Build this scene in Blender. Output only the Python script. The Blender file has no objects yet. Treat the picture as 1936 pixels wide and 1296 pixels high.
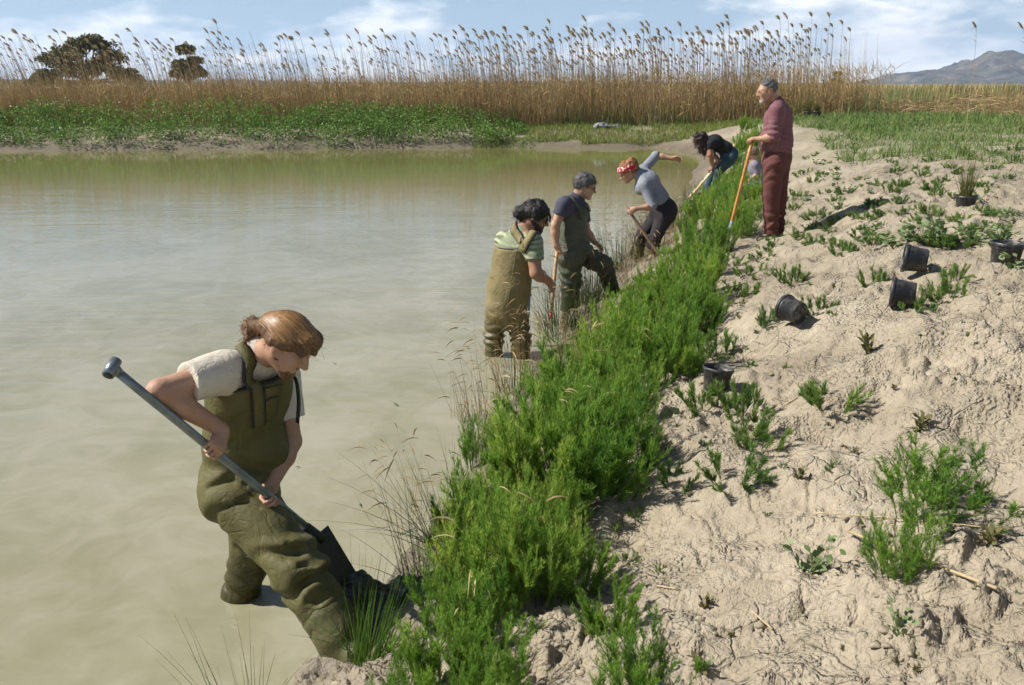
import bpy, math, random
import numpy as np
from mathutils import Vector, Matrix

S = bpy.context.scene
COL = S.collection
RNG = np.random.default_rng(11)
random.seed(5)

# ---------------------------------------------------------------- camera
FPX = 1700.0; CX = 968.0; CY = 648.0; CAMH = 2.28
PITCH = math.atan((CY - 158.0) / FPX)
cam_d = bpy.data.cameras.new('camera'); cam = bpy.data.objects.new('camera', cam_d); COL.objects.link(cam)
cam.location = (0, 0, CAMH); cam.rotation_euler = (math.pi/2 - PITCH, 0, 0)
cam_d.sensor_width = 36.0; cam_d.lens = 36.0 * FPX / 1936.0
cam_d.clip_start = 0.05; cam_d.clip_end = 20000
S.camera = cam
# ---------------------------------------------------------------- sun, sky, exposure
SUN_EL = math.radians(43); SUN_DIR = Vector((-math.cos(SUN_EL)*0.998, math.cos(SUN_EL)*0.02, math.sin(SUN_EL))).normalized()
sun_d = bpy.data.lights.new('sun', 'SUN'); sun_d.energy = 5.0; sun_d.angle = math.radians(0.5); sun_d.color = (1.0, 0.97, 0.925)
sun = bpy.data.objects.new('sun', sun_d); COL.objects.link(sun)
sun.rotation_euler = SUN_DIR.to_track_quat('Z', 'Y').to_euler()
sun.location = (-20, 0, 20)
W = bpy.data.worlds.new('World'); S.world = W; W.use_nodes = True
S.view_settings.view_transform = 'Standard'; S.view_settings.look = 'None'
S.view_settings.exposure = 0.55; S.view_settings.gamma = 1.0; S.view_settings.use_curve_mapping = False
S.cycles.max_bounces = 5; S.cycles.diffuse_bounces = 3; S.cycles.glossy_bounces = 3; S.cycles.transparent_max_bounces = 4; S.cycles.use_adaptive_sampling = True; S.cycles.adaptive_threshold = 0.03; S.cycles.volume_bounces = 0
S.cycles.transmission_bounces = 2; S.cycles.caustics_reflective = False; S.cycles.caustics_refractive = False

class NT:
    """small helper around a node tree"""
    def __init__(s, tree): s.t = tree; s.n = tree.nodes; s.l = tree.links
    def new(s, typ, **kw):
        n = s.n.new(typ)
        for k, v in kw.items():
            if k.startswith('i_'):
                key = k[2:]; key = int(key) if key.isdigit() else key.replace('_', ' ')
                s.set(n.inputs[key], v)
            else: setattr(n, k, v)
        return n
    def set(s, inp, v):
        if isinstance(v, bpy.types.NodeSocket): s.l.new(v, inp)
        elif isinstance(v, bpy.types.Node): s.l.new(v.outputs[0], inp)
        else:
            if inp.type == 'RGBA' and len(v) == 3: v = (*v, 1)
            inp.default_value = v
    def math(s, op, a, b=None, c=None, clamp=False):
        n = s.n.new('ShaderNodeMath'); n.operation = op; n.use_clamp = clamp
        s.set(n.inputs[0], a)
        if b is not None: s.set(n.inputs[1], b)
        if c is not None: s.set(n.inputs[2], c)
        return n.outputs[0]
    def mix(s, f, a, b, blend='MIX'):
        n = s.n.new('ShaderNodeMix'); n.data_type = 'RGBA'; n.blend_type = blend
        s.set(n.inputs[0], f); s.set(n.inputs[6], a); s.set(n.inputs[7], b)
        return n.outputs[2]
    def ramp(s, f, stops, interp='LINEAR'):
        n = s.n.new('ShaderNodeValToRGB'); n.color_ramp.interpolation = interp
        e = n.color_ramp.elements
        while len(e) < len(stops): e.new(0.5)
        for i, (p, c) in enumerate(stops):
            e[i].position = p; e[i].color = (*c, 1) if len(c) == 3 else c
        s.set(n.inputs[0], f); return n.outputs[0]
    def noise(s, vec, scale, detail=4, rough=0.55, dist=0.0):
        n = s.n.new('ShaderNodeTexNoise'); s.set(n.inputs['Vector'], vec)
        n.inputs['Scale'].default_value = scale; n.inputs['Detail'].default_value = detail
        n.inputs['Roughness'].default_value = rough; n.inputs['Distortion'].default_value = dist
        return n.outputs['Fac']
    def mapr(s, v, a, b, c=0.0, d=1.0):
        n = s.n.new('ShaderNodeMapRange'); s.set(n.inputs[0], v)
        for i, x in enumerate((a, b, c, d)): n.inputs[i+1].default_value = x
        return n.outputs[0]

wn = NT(W.node_tree)
for n in list(wn.n): wn.n.remove(n)
wtc = wn.new('ShaderNodeTexCoord'); wsep = wn.new('ShaderNodeSeparateXYZ', i_0=wtc.outputs['Generated'])
sky = wn.new('ShaderNodeTexSky'); sky.sky_type = 'NISHITA'; sky.sun_disc = False
sky.sun_elevation = SUN_EL; sky.sun_rotation = math.radians(-90)
sky.altitude = 0; sky.air_density = 1.0; sky.dust_density = 0.3; sky.ozone_density = 2.5
zz = wn.math('MAXIMUM', wsep.outputs[2], 0.0)
cvec = wn.new('ShaderNodeCombineXYZ', i_0=wn.math('MULTIPLY', wsep.outputs[0], 1.0), i_1=wsep.outputs[1], i_2=wn.math('MULTIPLY', zz, 3.2))
cn1 = wn.noise(cvec.outputs[0], 4.2, 4, 0.55, 0.2)
cn2 = wn.noise(cvec.outputs[0], 15.0, 4, 0.6, 0.2)
cn = wn.math('ADD', wn.math('MULTIPLY', cn1, 0.72), wn.math('MULTIPLY', cn2, 0.28))
bias = wn.mapr(zz, 0.0, 0.095, 0.145, -0.035)                    # more cloud stacked up towards the horizon
cden = wn.mapr(wn.math('ADD', cn, bias), 0.51, 0.62)
ccol = wn.ramp(wn.mapr(cn2, 0.3, 0.68), [(0, (12.4, 13.4, 15.0)), (1, (18.0, 18.1, 18.3))])
skyb = wn.mix(wn.mapr(zz, 0.0, 0.25, 0.62, 0.0), sky.outputs[0], (10.0, 13.4, 17.8))
wcol = wn.mix(wn.math('MULTIPLY', cden, 0.9), skyb, ccol)
bg = wn.new('ShaderNodeBackground', i_Color=wcol, i_Strength=0.05)
wo = wn.new('ShaderNodeOutputWorld', i_Surface=bg)
W.cycles.sampling_method = 'MANUAL'; W.cycles.sample_map_resolution = 512

# ---------------------------------------------------------------- picture-to-place measuring
CP, SP = math.cos(PITCH), math.sin(PITCH)
def ray(px, py):
    x = (px - CX) / FPX; v = -(py - CY) / FPX
    return np.array((x, CP + v*SP, -SP + v*CP))
def at_z(px, py, z):
    d = ray(px, py); t = (z - CAMH) / d[2]; return np.array((0, 0, CAMH)) + d*t
def at_y(px, py, Y):
    d = ray(px, py); t = Y / d[1]; return np.array((0, 0, CAMH)) + d*t
def at_g(px, py):
    z = 0.6
    for _ in range(9):
        p = at_z(px, py, z); z = 0.35*z + 0.65*gfast(p[0], p[1])
    return at_z(px, py, z)

# ---------------------------------------------------------------- object helpers
def tag(o, label=None, cat=None, group=None, kind=None):
    if label: o['label'] = label
    if cat: o['category'] = cat
    if group: o['group'] = group
    if kind: o['kind'] = kind
    return o
def link(o, parent=None):
    COL.objects.link(o)
    if parent is not None: o.parent = parent
    return o
def empty(name, loc=(0, 0, 0), rz=0.0):
    o = bpy.data.objects.new(name, None); o.empty_display_size = 0.1
    o.location = loc; o.rotation_euler = (0, 0, rz); COL.objects.link(o); return o
def mesh_np(name, V, F, mat=None, smooth=False, attrs=None):
    """V (n,3); F (m,3|4) int array, or list of such arrays"""
    me = bpy.data.meshes.new(name)
    Fs = F if isinstance(F, list) else [F]
    Fs = [f for f in Fs if len(f)]
    V = np.asarray(V, np.float32)
    loops = np.concatenate([np.asarray(f, np.int32).ravel() for f in Fs])
    sizes = np.concatenate([np.full(len(f), f.shape[1], np.int32) for f in Fs])
    starts = np.concatenate([[0], np.cumsum(sizes)[:-1]]).astype(np.int32)
    me.vertices.add(len(V)); me.vertices.foreach_set('co', V.ravel())
    me.loops.add(len(loops)); me.loops.foreach_set('vertex_index', loops)
    me.polygons.add(len(sizes)); me.polygons.foreach_set('loop_start', starts)
    me.polygons.foreach_set('loop_total', sizes)
    if smooth: me.polygons.foreach_set('use_smooth', np.ones(len(sizes), bool))
    if attrs:
        for k, a in attrs.items():
            at = me.attributes.new(k, 'FLOAT', 'POINT'); at.data.foreach_set('value', np.asarray(a, np.float32))
    me.update(calc_edges=True)
    if mat: me.materials.append(mat)
    return me
def obj(name, me, parent=None, loc=None):
    o = bpy.data.objects.new(name, me)
    if loc is not None: o.location = loc
    return link(o, parent)
def copy_tree(o, parent=None, name=None):
    c = o.copy(); COL.objects.link(c); c.parent = parent
    for ch in list(o.children): copy_tree(ch, c)
    return c

# ---------------------------------------------------------------- numpy noise
def _h(ix, iy, iz=0, seed=0):
    n = (np.asarray(ix).astype(np.int64)*374761393 + np.asarray(iy).astype(np.int64)*668265263
         + np.asarray(iz).astype(np.int64)*1274126177 + seed*362437) & 0xffffffff
    n = ((n ^ (n >> 13)) * 1274126177) & 0xffffffff
    n = ((n ^ (n >> 16)) * 2246822519) & 0xffffffff
    return ((n ^ (n >> 15)) & 0xffffff) / float(0xffffff)
def vn2(x, y, seed=0):
    ix = np.floor(x); iy = np.floor(y); fx = x-ix; fy = y-iy
    fx = fx*fx*fx*(fx*(fx*6-15)+10); fy = fy*fy*fy*(fy*(fy*6-15)+10)
    a = _h(ix, iy, 0, seed); b = _h(ix+1, iy, 0, seed); c = _h(ix, iy+1, 0, seed); d = _h(ix+1, iy+1, 0, seed)
    return (a*(1-fx)+b*fx)*(1-fy) + (c*(1-fx)+d*fx)*fy - 0.5
def fbm2(x, y, oct=4, seed=0, gain=0.5):
    s = 0; a = 1.0
    for k in range(oct):
        s = s + a*vn2(x*2**k + 17.3*k, y*2**k - 9.1*k, seed+k); a *= gain
    return s
def vn3(p, seed=0):
    i = np.floor(p); f = p-i; f = f*f*(3-2*f); r = 0
    for dx in (0, 1):
        for dy in (0, 1):
            for dz in (0, 1):
                w = (f[..., 0] if dx else 1-f[..., 0])*(f[..., 1] if dy else 1-f[..., 1])*(f[..., 2] if dz else 1-f[..., 2])
                r = r + w*_h(i[..., 0]+dx, i[..., 1]+dy, i[..., 2]+dz, seed)
    return r - 0.5
def worley2(x, y, seed=0):
    ix = np.floor(x); iy = np.floor(y); f1 = np.full(x.shape, 9.0); f2 = np.full(x.shape, 9.0); cid = np.zeros(x.shape)
    for dx in (-1, 0, 1):
        for dy in (-1, 0, 1):
            cx = ix+dx; cy = iy+dy
            px = cx + 0.15 + 0.7*_h(cx, cy, 1, seed); py = cy + 0.15 + 0.7*_h(cx, cy, 2, seed)
            d = np.hypot(px-x, py-y); c = _h(cx, cy, 3, seed)
            m = d < f1
            f2 = np.where(m, f1, np.minimum(f2, d)); cid = np.where(m, c, cid); f1 = np.where(m, d, f1)
    return f1, f2, cid
def sstep(a, b, x):
    t = np.clip((x-a)/(b-a), 0, 1); return t*t*(3-2*t)

# ---------------------------------------------------------------- materials
MATS = {}
def mat(name):
    m = bpy.data.materials.new(name); m.use_nodes = True
    t = NT(m.node_tree)
    for n in list(t.n): t.n.remove(n)
    t.out = t.new('ShaderNodeOutputMaterial'); MATS[name] = m
    return m, t
def objco(t): return t.new('ShaderNodeTexCoord').outputs['Object']
def geo_pos(t): return t.new('ShaderNodeNewGeometry').outputs['Position']
def princ(t, col, rough=0.7, bump=None, bstr=0.3, bdist=0.01, **kw):
    p = t.new('ShaderNodeBsdfPrincipled'); t.set(p.inputs['Base Color'], col); t.set(p.inputs['Roughness'], rough)
    for k, v in kw.items(): t.set(p.inputs[k.replace('_', ' ')], v)
    if bump is not None:
        b = t.new('ShaderNodeBump', i_Strength=bstr, i_Distance=bdist, i_Height=bump); t.l.new(b.outputs[0], p.inputs['Normal'])
    t.l.new(p.outputs[0], t.out.inputs[0]); return p
def plain(name, col, rough=0.7, var=0.25, scale=12.0, bs=0.25, bd=0.004, **kw):
    m, t = mat(name); v = objco(t)
    f = t.noise(v, scale, 5, 0.6); f2 = t.noise(v, scale*7, 3, 0.6)
    lo = tuple(c*(1-var) for c in col); hi = tuple(min(1, c*(1+var)) for c in col)
    c = t.ramp(f, [(0.3, lo), (0.7, hi)])
    princ(t, c, rough, bump=f2, bstr=bs, bdist=bd, **kw); return m
def leafmat(name, c0, c1, c2=None, rough=0.55, trans=0.3, low=None):
    """leaf colour varies leaf by leaf (attribute tint) and plant by plant"""
    m, t = mat(name)
    a = t.new('ShaderNodeAttribute', attribute_name='tint')
    r = t.new('ShaderNodeObjectInfo').outputs['Random']
    f = t.math('ADD', t.math('MULTIPLY', a.outputs['Fac'], 0.64), t.math('MULTIPLY', r, 0.36))
    c = t.ramp(f, [(0.0, c0), (0.55, c1), (1.0, c2 or c1)])
    p = t.new('ShaderNodeBsdfPrincipled', i_Base_Color=c, i_Roughness=rough); p.inputs['Specular IOR Level'].default_value = 0.3
    tr = t.new('ShaderNodeBsdfTranslucent', i_Color=c)
    mx = t.new('ShaderNodeMixShader', i_0=trans); t.l.new(p.outputs[0], mx.inputs[1]); t.l.new(tr.outputs[0], mx.inputs[2])
    t.l.new(mx.outputs[0], t.out.inputs[0]); return m

def unit(v): return v/np.maximum(1e-9, np.linalg.norm(v, axis=-1, keepdims=True))
def tube_mesh(name, pts, rad, mat_, seg=8):
    V = []; F = []
    for (P_, R_) in zip(pts, rad):
        P_ = np.asarray(P_, float); o = len(V)
        for i, p in enumerate(P_):
            d = P_[min(i+1, len(P_)-1)] - P_[max(i-1, 0)]; d = d/np.linalg.norm(d)
            a = np.cross(d, (0.31, .95, .1)); a /= np.linalg.norm(a); b = np.cross(d, a)
            for k in range(seg):
                w = 2*math.pi*k/seg; V.append(p + (a*math.cos(w)+b*math.sin(w))*R_[i])
        for i in range(len(P_)-1):
            for k in range(seg):
                k2 = (k+1) % seg; F.append((o+i*seg+k, o+i*seg+k2, o+(i+1)*seg+k2, o+(i+1)*seg+k))
        V.append(P_[0]); V.append(P_[-1]); c0 = len(V)-2
        n_ = len(P_)-1
        for k in range(seg):
            k2 = (k+1) % seg; F.append((c0, o+k2, o+k, c0)); F.append((c0+1, o+n_*seg+k, o+n_*seg+k2, c0+1))
    F4 = [f for f in F if len(set(f)) == 4]; F3 = [f[:3] for f in F if len(set(f)) == 3]
    return mesh_np(name, np.array(V), [np.array(F4), np.array(F3)], mat_, True)
# ================================================================ the land
SHORE = np.array([(-6.5,-9),(-3.0,-2),(-1.95,1.0),(-1.3,2.3),(-.92,2.95),(-.66,3.25),(-.60,3.6),(-.52,4.05),(-.28,5.0),(.14,7.2),(.97,10),(2.54,15.4),(4.5,23.0),(5.9,28.0),
                  (6.2,30.8),(5.0,33.4),(-1.3,33.8),(-6.7,33.2),(-17,32.2),(-30,31.2),(-70,29),(-70,-30)], float)
def shore_sd(x, y):
    """distance from the water's edge, positive on land"""
    n = len(SHORE); best = np.full(x.shape, 1e9); inside = np.zeros(x.shape, bool)
    for i in range(n):
        ax, ay = SHORE[i]; bx, by = SHORE[(i+1) % n]
        ex, ey = bx-ax, by-ay; t = np.clip(((x-ax)*ex+(y-ay)*ey)/(ex*ex+ey*ey), 0, 1)
        best = np.minimum(best, np.hypot(x-ax-ex*t, y-ay-ey*t))
        c = ((ay <= y) & (by > y)) | ((by <= y) & (ay > y))
        with np.errstate(divide='ignore', invalid='ignore'):
            xi = ax + (y-ay)/np.where(ey == 0, 1e-9, ey)*ex
        inside ^= c & (x < xi)
    return np.where(inside, -best, best)
NEARP = np.array([(-60,-.9),(-3,-.6),(-1,-.38),(-.3,-.16),(0,0),(.15,.09),(.5,.22),(1,.40),(2,.70),(3,.97),(3.8,1.08),(8,1.12),(9000,1.12)])
FARP = np.array([(-60,-.9),(-3,-.5),(-.5,-.15),(0,0),(.35,.16),(1.2,.28),(2.2,.48),(4,.66),(10,.8),(60,1.0),(9000,1.0)])
def field_w(x, y): return sstep(26, 34, y - np.maximum(0, x-5)*1.1)
def ground_base(x, y):
    sd = shore_sd(x, y) + 0.22*fbm2(x*0.9, y*0.9, 3, 5)*sstep(40, 4, np.hypot(x, y)) + 0.5*fbm2(x*.35, y*.35, 2, 6)*sstep(12, 25, y)
    zn = np.interp(sd, NEARP[:, 0], NEARP[:, 1]); zf = np.interp(sd, FARP[:, 0], FARP[:, 1])
    w = field_w(x, y); z = zn*(1-w) + zf*w
    # spoil heap at the far corner of the pond, berm crest along the right
    z = z + 0.48*np.exp(-(((x-7.1)/1.1)**2 + ((y-26.5)/2.6)**2))
    z = z + 0.10*np.exp(-((sd-3.0)/0.55)**2)*sstep(14, 9, y)*(0.5+fbm2(x*.8, y*.5, 2, 77))
    return z, sd
def ground_z(x, y):
    x = np.asarray(x, float); y = np.asarray(y, float)
    z, sd = ground_base(x, y)
    land = sstep(-.05, .5, sd); r = np.hypot(x, y)
    z = z + land*(0.10*fbm2(x*.9, y*.9, 3, 21) + 0.0)*sstep(60, 10, r)
    # wheel and spade furrows running along the bank
    u = x*0.62 + y*0.30; v = -x*0.30 + y*0.62
    z = z + land*0.085*fbm2(u*2.6 + 0.8*fbm2(x, y, 2, 3), v*1.0, 3, 33)*sstep(30, 8, r)
    return z
def soil_detail(x, y, sd, r):
    out = 0.06*fbm2(x*.5, y*.5, 3, 81)*sstep(8, 20, r)*sstep(-.02, .12, sd)
    m = (r < 24) & (sd > -.05)
    out[m] += _soil_near(x[m], y[m], sd[m], r[m]); return out
def _soil_near(x, y, sd, r):
    near = sstep(24, 9, r); land = sstep(-.02, .12, sd)
    ww = fbm2(x*3, y*3, 2, 41); wx = x + .11*ww; wy = y + .11*fbm2(x*3, y*3, 2, 42)
    d = 0.055*fbm2(x*3.1, y*3.1, 2, 50) + 0.036*fbm2(x*7.5, y*7.5, 3, 51)
    patch = sstep(-.10, .22, fbm2(x*1.1, y*1.1, 3, 61))           # broken clods in patches
    f1, f2, c = worley2(wx*7.5, wy*7.5, 3)
    d = d + patch*(0.055*c*c*sstep(.60, .12, f1))
    f1b, f2b, cb = worley2(wx*19, wy*19, 4)
    d = d + (0.25+1.2*patch)*0.020*cb*sstep(.55, .1, f1b)
    f1, f2, c = worley2(wx*4.0, wy*4.0, 8)                        # drying cracks between plates
    crack = sstep(.075, .0, f2-f1)*(c > .3)*(1-.7*patch)
    d = d - 0.017*crack + .012*(c-.5)
    f1, f2, c = worley2(wx*9.5+3, wy*9.5, 9)
    d = d - 0.010*sstep(.09, .0, f2-f1)*(c > .45)
    rn = 1-np.abs(2*fbm2(x*1.5+y*.8, y*2.3-x*.7, 3, 71)); d = d + .045*(rn-.6)   # ridged lumps
    return 1.0*d*land*near

# ground sheet: fan of rows and columns, fine near the bank, coarse to the horizon
rows = [0.55]
while rows[-1] < 3200:
    d = rows[-1]; rows.append(d + (max(.011, d*.0056) if d < 13 else d*.012 if d < 60 else d*.06))
rows = np.array(rows)
cols = np.concatenate([np.linspace(-2.2, -.42, 100)[:-1], np.linspace(-.42, -.2, 60)[:-1], np.linspace(-.2, .76, 430), np.linspace(.76, 2.2, 50)[1:]])
FY = -0.4
GX = rows[:, None]*cols[None, :]; GY = rows[:, None] + FY + 0*cols[None, :]
gx = GX.ravel(); gy = GY.ravel()
gz = ground_z(gx, gy); _, gsd = ground_base(gx, gy)
gz = gz + soil_detail(gx, gy, gsd, np.hypot(gx, gy))
nr, nc = GX.shape
GZ2 = gz.reshape(nr, nc)
def gfast(x, y):
    """height of the finished ground sheet"""
    d = max(y - FY, .56); i = int(np.clip(np.searchsorted(rows, d)-1, 0, nr-2)); c = x/d; j = int(np.clip(np.searchsorted(cols, c)-1, 0, nc-2))
    u = (d-rows[i])/(rows[i+1]-rows[i]); v = min(1, max(0, (c-cols[j])/(cols[j+1]-cols[j])))
    return float((GZ2[i, j]*(1-v)+GZ2[i, j+1]*v)*(1-u) + (GZ2[i+1, j]*(1-v)+GZ2[i+1, j+1]*v)*u)
idx = np.arange(nr*nc).reshape(nr, nc)
F = np.stack([idx[:-1, :-1], idx[:-1, 1:], idx[1:, 1:], idx[1:, :-1]], -1).reshape(-1, 4)

m, t = mat('dry_clay_soil'); P = geo_pos(t)
att = t.new('ShaderNodeAttribute', attribute_name='shore').outputs['Fac']
n1 = t.noise(P, 1.1, 4, .6); n2 = t.noise(P, 14, 5, .65); n3 = t.noise(P, 90, 2, .6)
base = t.ramp(t.math('ADD', t.math('MULTIPLY', n1, .6), t.math('MULTIPLY', n2, .4)),
              [(.30, (.195, .160, .112)), (.48, (.315, .262, .185)), (.66, (.430, .365, .268))])
base = t.mix(t.mapr(n3, .35, .75, 0, .35), base, (.31, .255, .175))
wet = t.mapr(att, .10, .75, 1.0, 0.0); wet = t.math('MULTIPLY', wet, t.mapr(n2, .25, .6, .55, 1.0), clamp=True)
base = t.mix(wet, base, (.15, .122, .082))
fieldf = t.math('MULTIPLY', t.mapr(t.noise(P, .22, 4, .65), .42, .58), t.new('ShaderNodeAttribute', attribute_name='field').outputs['Fac'])
base = t.mix(fieldf, base, (.13, .16, .05))
vm = t.new('ShaderNodeVectorMath', operation='ADD'); t.l.new(P, vm.inputs[0])
nv = t.new('ShaderNodeTexNoise', i_Vector=P, i_Scale=9.0, i_Detail=3.0); sc = t.new('ShaderNodeVectorMath', operation='SCALE', i_0=nv.outputs['Color']); sc.inputs['Scale'].default_value = .09
t.l.new(sc.outputs[0], vm.inputs[1])
def crk(scale, w):
    v = t.new('ShaderNodeTexVoronoi', feature='DISTANCE_TO_EDGE', i_Vector=vm.outputs[0], i_Scale=scale)
    return t.mapr(v.outputs['Distance'], 0, w)
cr = t.math('ADD', crk(7.0, .05), t.math('MULTIPLY', crk(16.0, .07), .30))
pm = t.mapr(t.noise(P, 1.7, 3), .42, .58)
crf = t.math('MULTIPLY', t.math('SUBTRACT', 1.30, cr), pm)
crumb = t.new('ShaderNodeTexVoronoi', i_Vector=vm.outputs[0], i_Scale=46.0)
crumbs = t.math('MULTIPLY', t.mapr(crumb.outputs['Distance'], .15, .6, 1.0, 0.0), t.mapr(t.noise(P, 2.6, 3), .44, .60))
hgt = t.math('ADD', t.math('ADD', t.math('MULTIPLY', crf, -.5), t.math('MULTIPLY', crumbs, .55)), t.math('ADD', t.math('MULTIPLY', n2, .9), t.math('MULTIPLY', n3, .42)))
princ(t, base, t.mapr(wet, 0, 1, .95, .45), bump=hgt, bstr=.9, bdist=.024, Specular_IOR_Level=.25)
SOIL = m
ground = obj('ground', mesh_np('ground', np.stack([gx, gy, gz], -1), F, SOIL, True,
             {'shore': gsd*np.where(gy > 24, .45, 1.0), 'field': sstep(14, 24, gy)*sstep(2.2, 4.0, gsd)}))
tag(ground, kind='structure', label='pale cracked clay bank and marsh ground around the pond')

# ---------------------------------------------------------------- water
m, t = mat('silty_pond_water'); P = geo_pos(t)
silt = t.noise(P, .55, 3, .6, .8); silt2 = t.noise(P, 2.4, 4, .6, 1.6)
f = t.math('ADD', t.math('MULTIPLY', silt, .6), t.math('MULTIPLY', silt2, .4))
wc = t.ramp(f, [(.38, (.242, .224, .132)), (.50, (.288, .266, .172)), (.62, (.335, .308, .216))])
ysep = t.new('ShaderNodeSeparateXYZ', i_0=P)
reed_refl = t.mapr(t.math('ADD', ysep.outputs[1], t.math('MULTIPLY', silt, 5.0)), 13.0, 30.0)     # olive with distance: the reeds' reflection painted into the water colour
wc = t.mix(reed_refl, wc, (.17, .16, .058))
mp = t.new('ShaderNodeMapping', i_Vector=P); mp.inputs['Scale'].default_value = (1.6, 7.0, 1); mp.inputs['Rotation'].default_value = (0, 0, .06)
mp2 = t.new('ShaderNodeMapping', i_Vector=P); mp2.inputs['Scale'].default_value = (.5, 2.6, 1); mp2.inputs['Rotation'].default_value = (0, 0, -.10)
r1 = t.noise(mp.outputs[0], 1.6, 3, .5, .3); r2 = t.noise(mp2.outputs[0], 1.0, 3, .5, .4)
calm = t.mapr(t.noise(P, .16, 2, .5, .5), .35, .65, .45, 1.0)
hh = t.math('MULTIPLY', t.math('ADD', t.math('MULTIPLY', r1, .45), r2), calm)
far = t.mapr(ysep.outputs[1], 4.0, 26.0, 1.0, .14)
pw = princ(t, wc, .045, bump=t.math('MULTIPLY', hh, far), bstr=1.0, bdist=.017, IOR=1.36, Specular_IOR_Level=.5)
V = np.array([(-70,-9,0),(9,-9,0),(9,35,0),(-70,35,0)], float)
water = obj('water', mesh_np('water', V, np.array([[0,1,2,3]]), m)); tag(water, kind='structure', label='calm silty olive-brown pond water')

# ---------------------------------------------------------------- hills on the skyline
m, t = mat('bare_rock_hill'); P = geo_pos(t)
n1 = t.noise(P, .016, 7, .68); n2 = t.noise(P, .05, 5, .6)
c = t.ramp(n1, [(.35, (.035, .036, .03)), (.5, (.10, .085, .068)), (.65, (.19, .155, .12))])
princ(t, t.mix(t.mapr(n2, .5, .7, 0, .6), c, (.10, .12, .06)), .9, bump=n2, bstr=.9, bdist=6)
HILL = m
def hill_range(name, D, depth, px0, px1, prof, seed, label):
    """prof: list of (px, py) of the skyline as seen from the bank"""
    nx, ny = 260, 70
    pts = np.array(prof, float)
    sx = (pts[:, 0]-CX)/FPX*D*CP; sz = np.tan(PITCH*-1 + np.arctan((CY-pts[:, 1])/FPX))*D
    X = np.linspace((px0-CX)/FPX*D*CP, (px1-CX)/FPX*D*CP, nx); Yv = np.linspace(-1, 1, ny)
    XX, YY = np.meshgrid(X, Yv)
    env = np.interp(XX, sx, sz)*(1 + .16*fbm2(XX/(D*.018), 0*XX, 4, seed+3))
    u = np.abs(YY); sh = np.clip(1-u**1.15, 0, 1)
    rid = 1-2*np.abs(fbm2(XX/(D*.035)+seed, YY*2.6+seed + XX/(D*.09), 4, seed))
    rid2 = fbm2(XX/(D*.012), YY*6, 4, seed+9)
    h = env*(sh + (rid-.75)*.55*np.minimum(1, 2.2*u)*(1-u) + rid2*.42*np.minimum(1, .3+3*u)*(1-u))
    Z = np.maximum(h, -1.5) + CAMH*0 + 1.0
    Z[0, :] = -2; Z[-1, :] = -2; Z[:, 0] = -2; Z[:, -1] = -2
    V = np.stack([XX, D + YY*depth + 0*XX, Z], -1).reshape(-1, 3)
    i = np.arange(nx*ny).reshape(ny, nx)
    F = np.stack([i[:-1, :-1], i[:-1, 1:], i[1:, 1:], i[1:, :-1]], -1).reshape(-1, 4)
    o = obj(name, mesh_np(name, V, F, HILL, True)); tag(o, label, None, None, 'structure'); return o
hill_range('mountain', 2600, 420, 1640, 2700, [(1600,158),(1680,156),(1695,143),(1712,136),(1745,133),(1790,131),(1822,121),(1840,112),(1862,101),(1885,97),(1908,99),(1922,105),(1945,104),(2000,96),(2100,84),(2250,110),(2400,135),(2700,158)], 4, 'rocky blue-grey mountain on the horizon')
hill_range('hills', 1900, 160, -400, 1500, [(-400,150),(-200,143),(0,149),(200,151),(390,151),(430,148),(480,150),(560,153),(700,155),(900,153),(1150,151),(1300,154),(1500,158)], 14, 'low distant hills along the horizon')
hill_range('far_hills', 2200, 200, 1480, 1800, [(1480,158),(1540,156),(1600,155),(1700,154),(1800,158)], 24, 'low hazy hills below the mountain')
# ================================================================ vegetation
def strips(Pc, Wd, side, tint=None):
    """Pc (N,K,3) centre lines, Wd (N,K) half widths, side (N,3) -> verts, quads, tint"""
    N, K, _ = Pc.shape
    s = side[:, None, :]*Wd[..., None]
    V = np.stack([Pc-s, Pc+s], 2).reshape(-1, 3)
    b = (np.arange(N)*K*2)[:, None] + (np.arange(K-1)*2)[None, :]
    F = np.stack([b, b+1, b+3, b+2], -1).reshape(-1, 4)
    T = np.repeat(RNG.random(N) if tint is None else tint, K*2)
    return V, F, T
def join(parts):
    V = []; F = []; T = []; o = 0
    for v, f, t in parts: V.append(v); F.append(f+o); T.append(t); o += len(v)
    return np.concatenate(V), np.concatenate(F), np.concatenate(T)
def rnd(a, b, n=None): return RNG.uniform(a, b, n)
def perp(d):
    r = RNG.normal(size=d.shape); r = r - d*np.sum(r*d, -1, keepdims=True); return unit(r)
def curve_pts(base, d, L, bendv, K, tp=2.0):
    t = np.linspace(0, 1, K)[None, :, None]
    return base[:, None, :] + d[:, None, :]*L[:, None, None]*t + bendv[:, None, :]*(t**tp)
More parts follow.
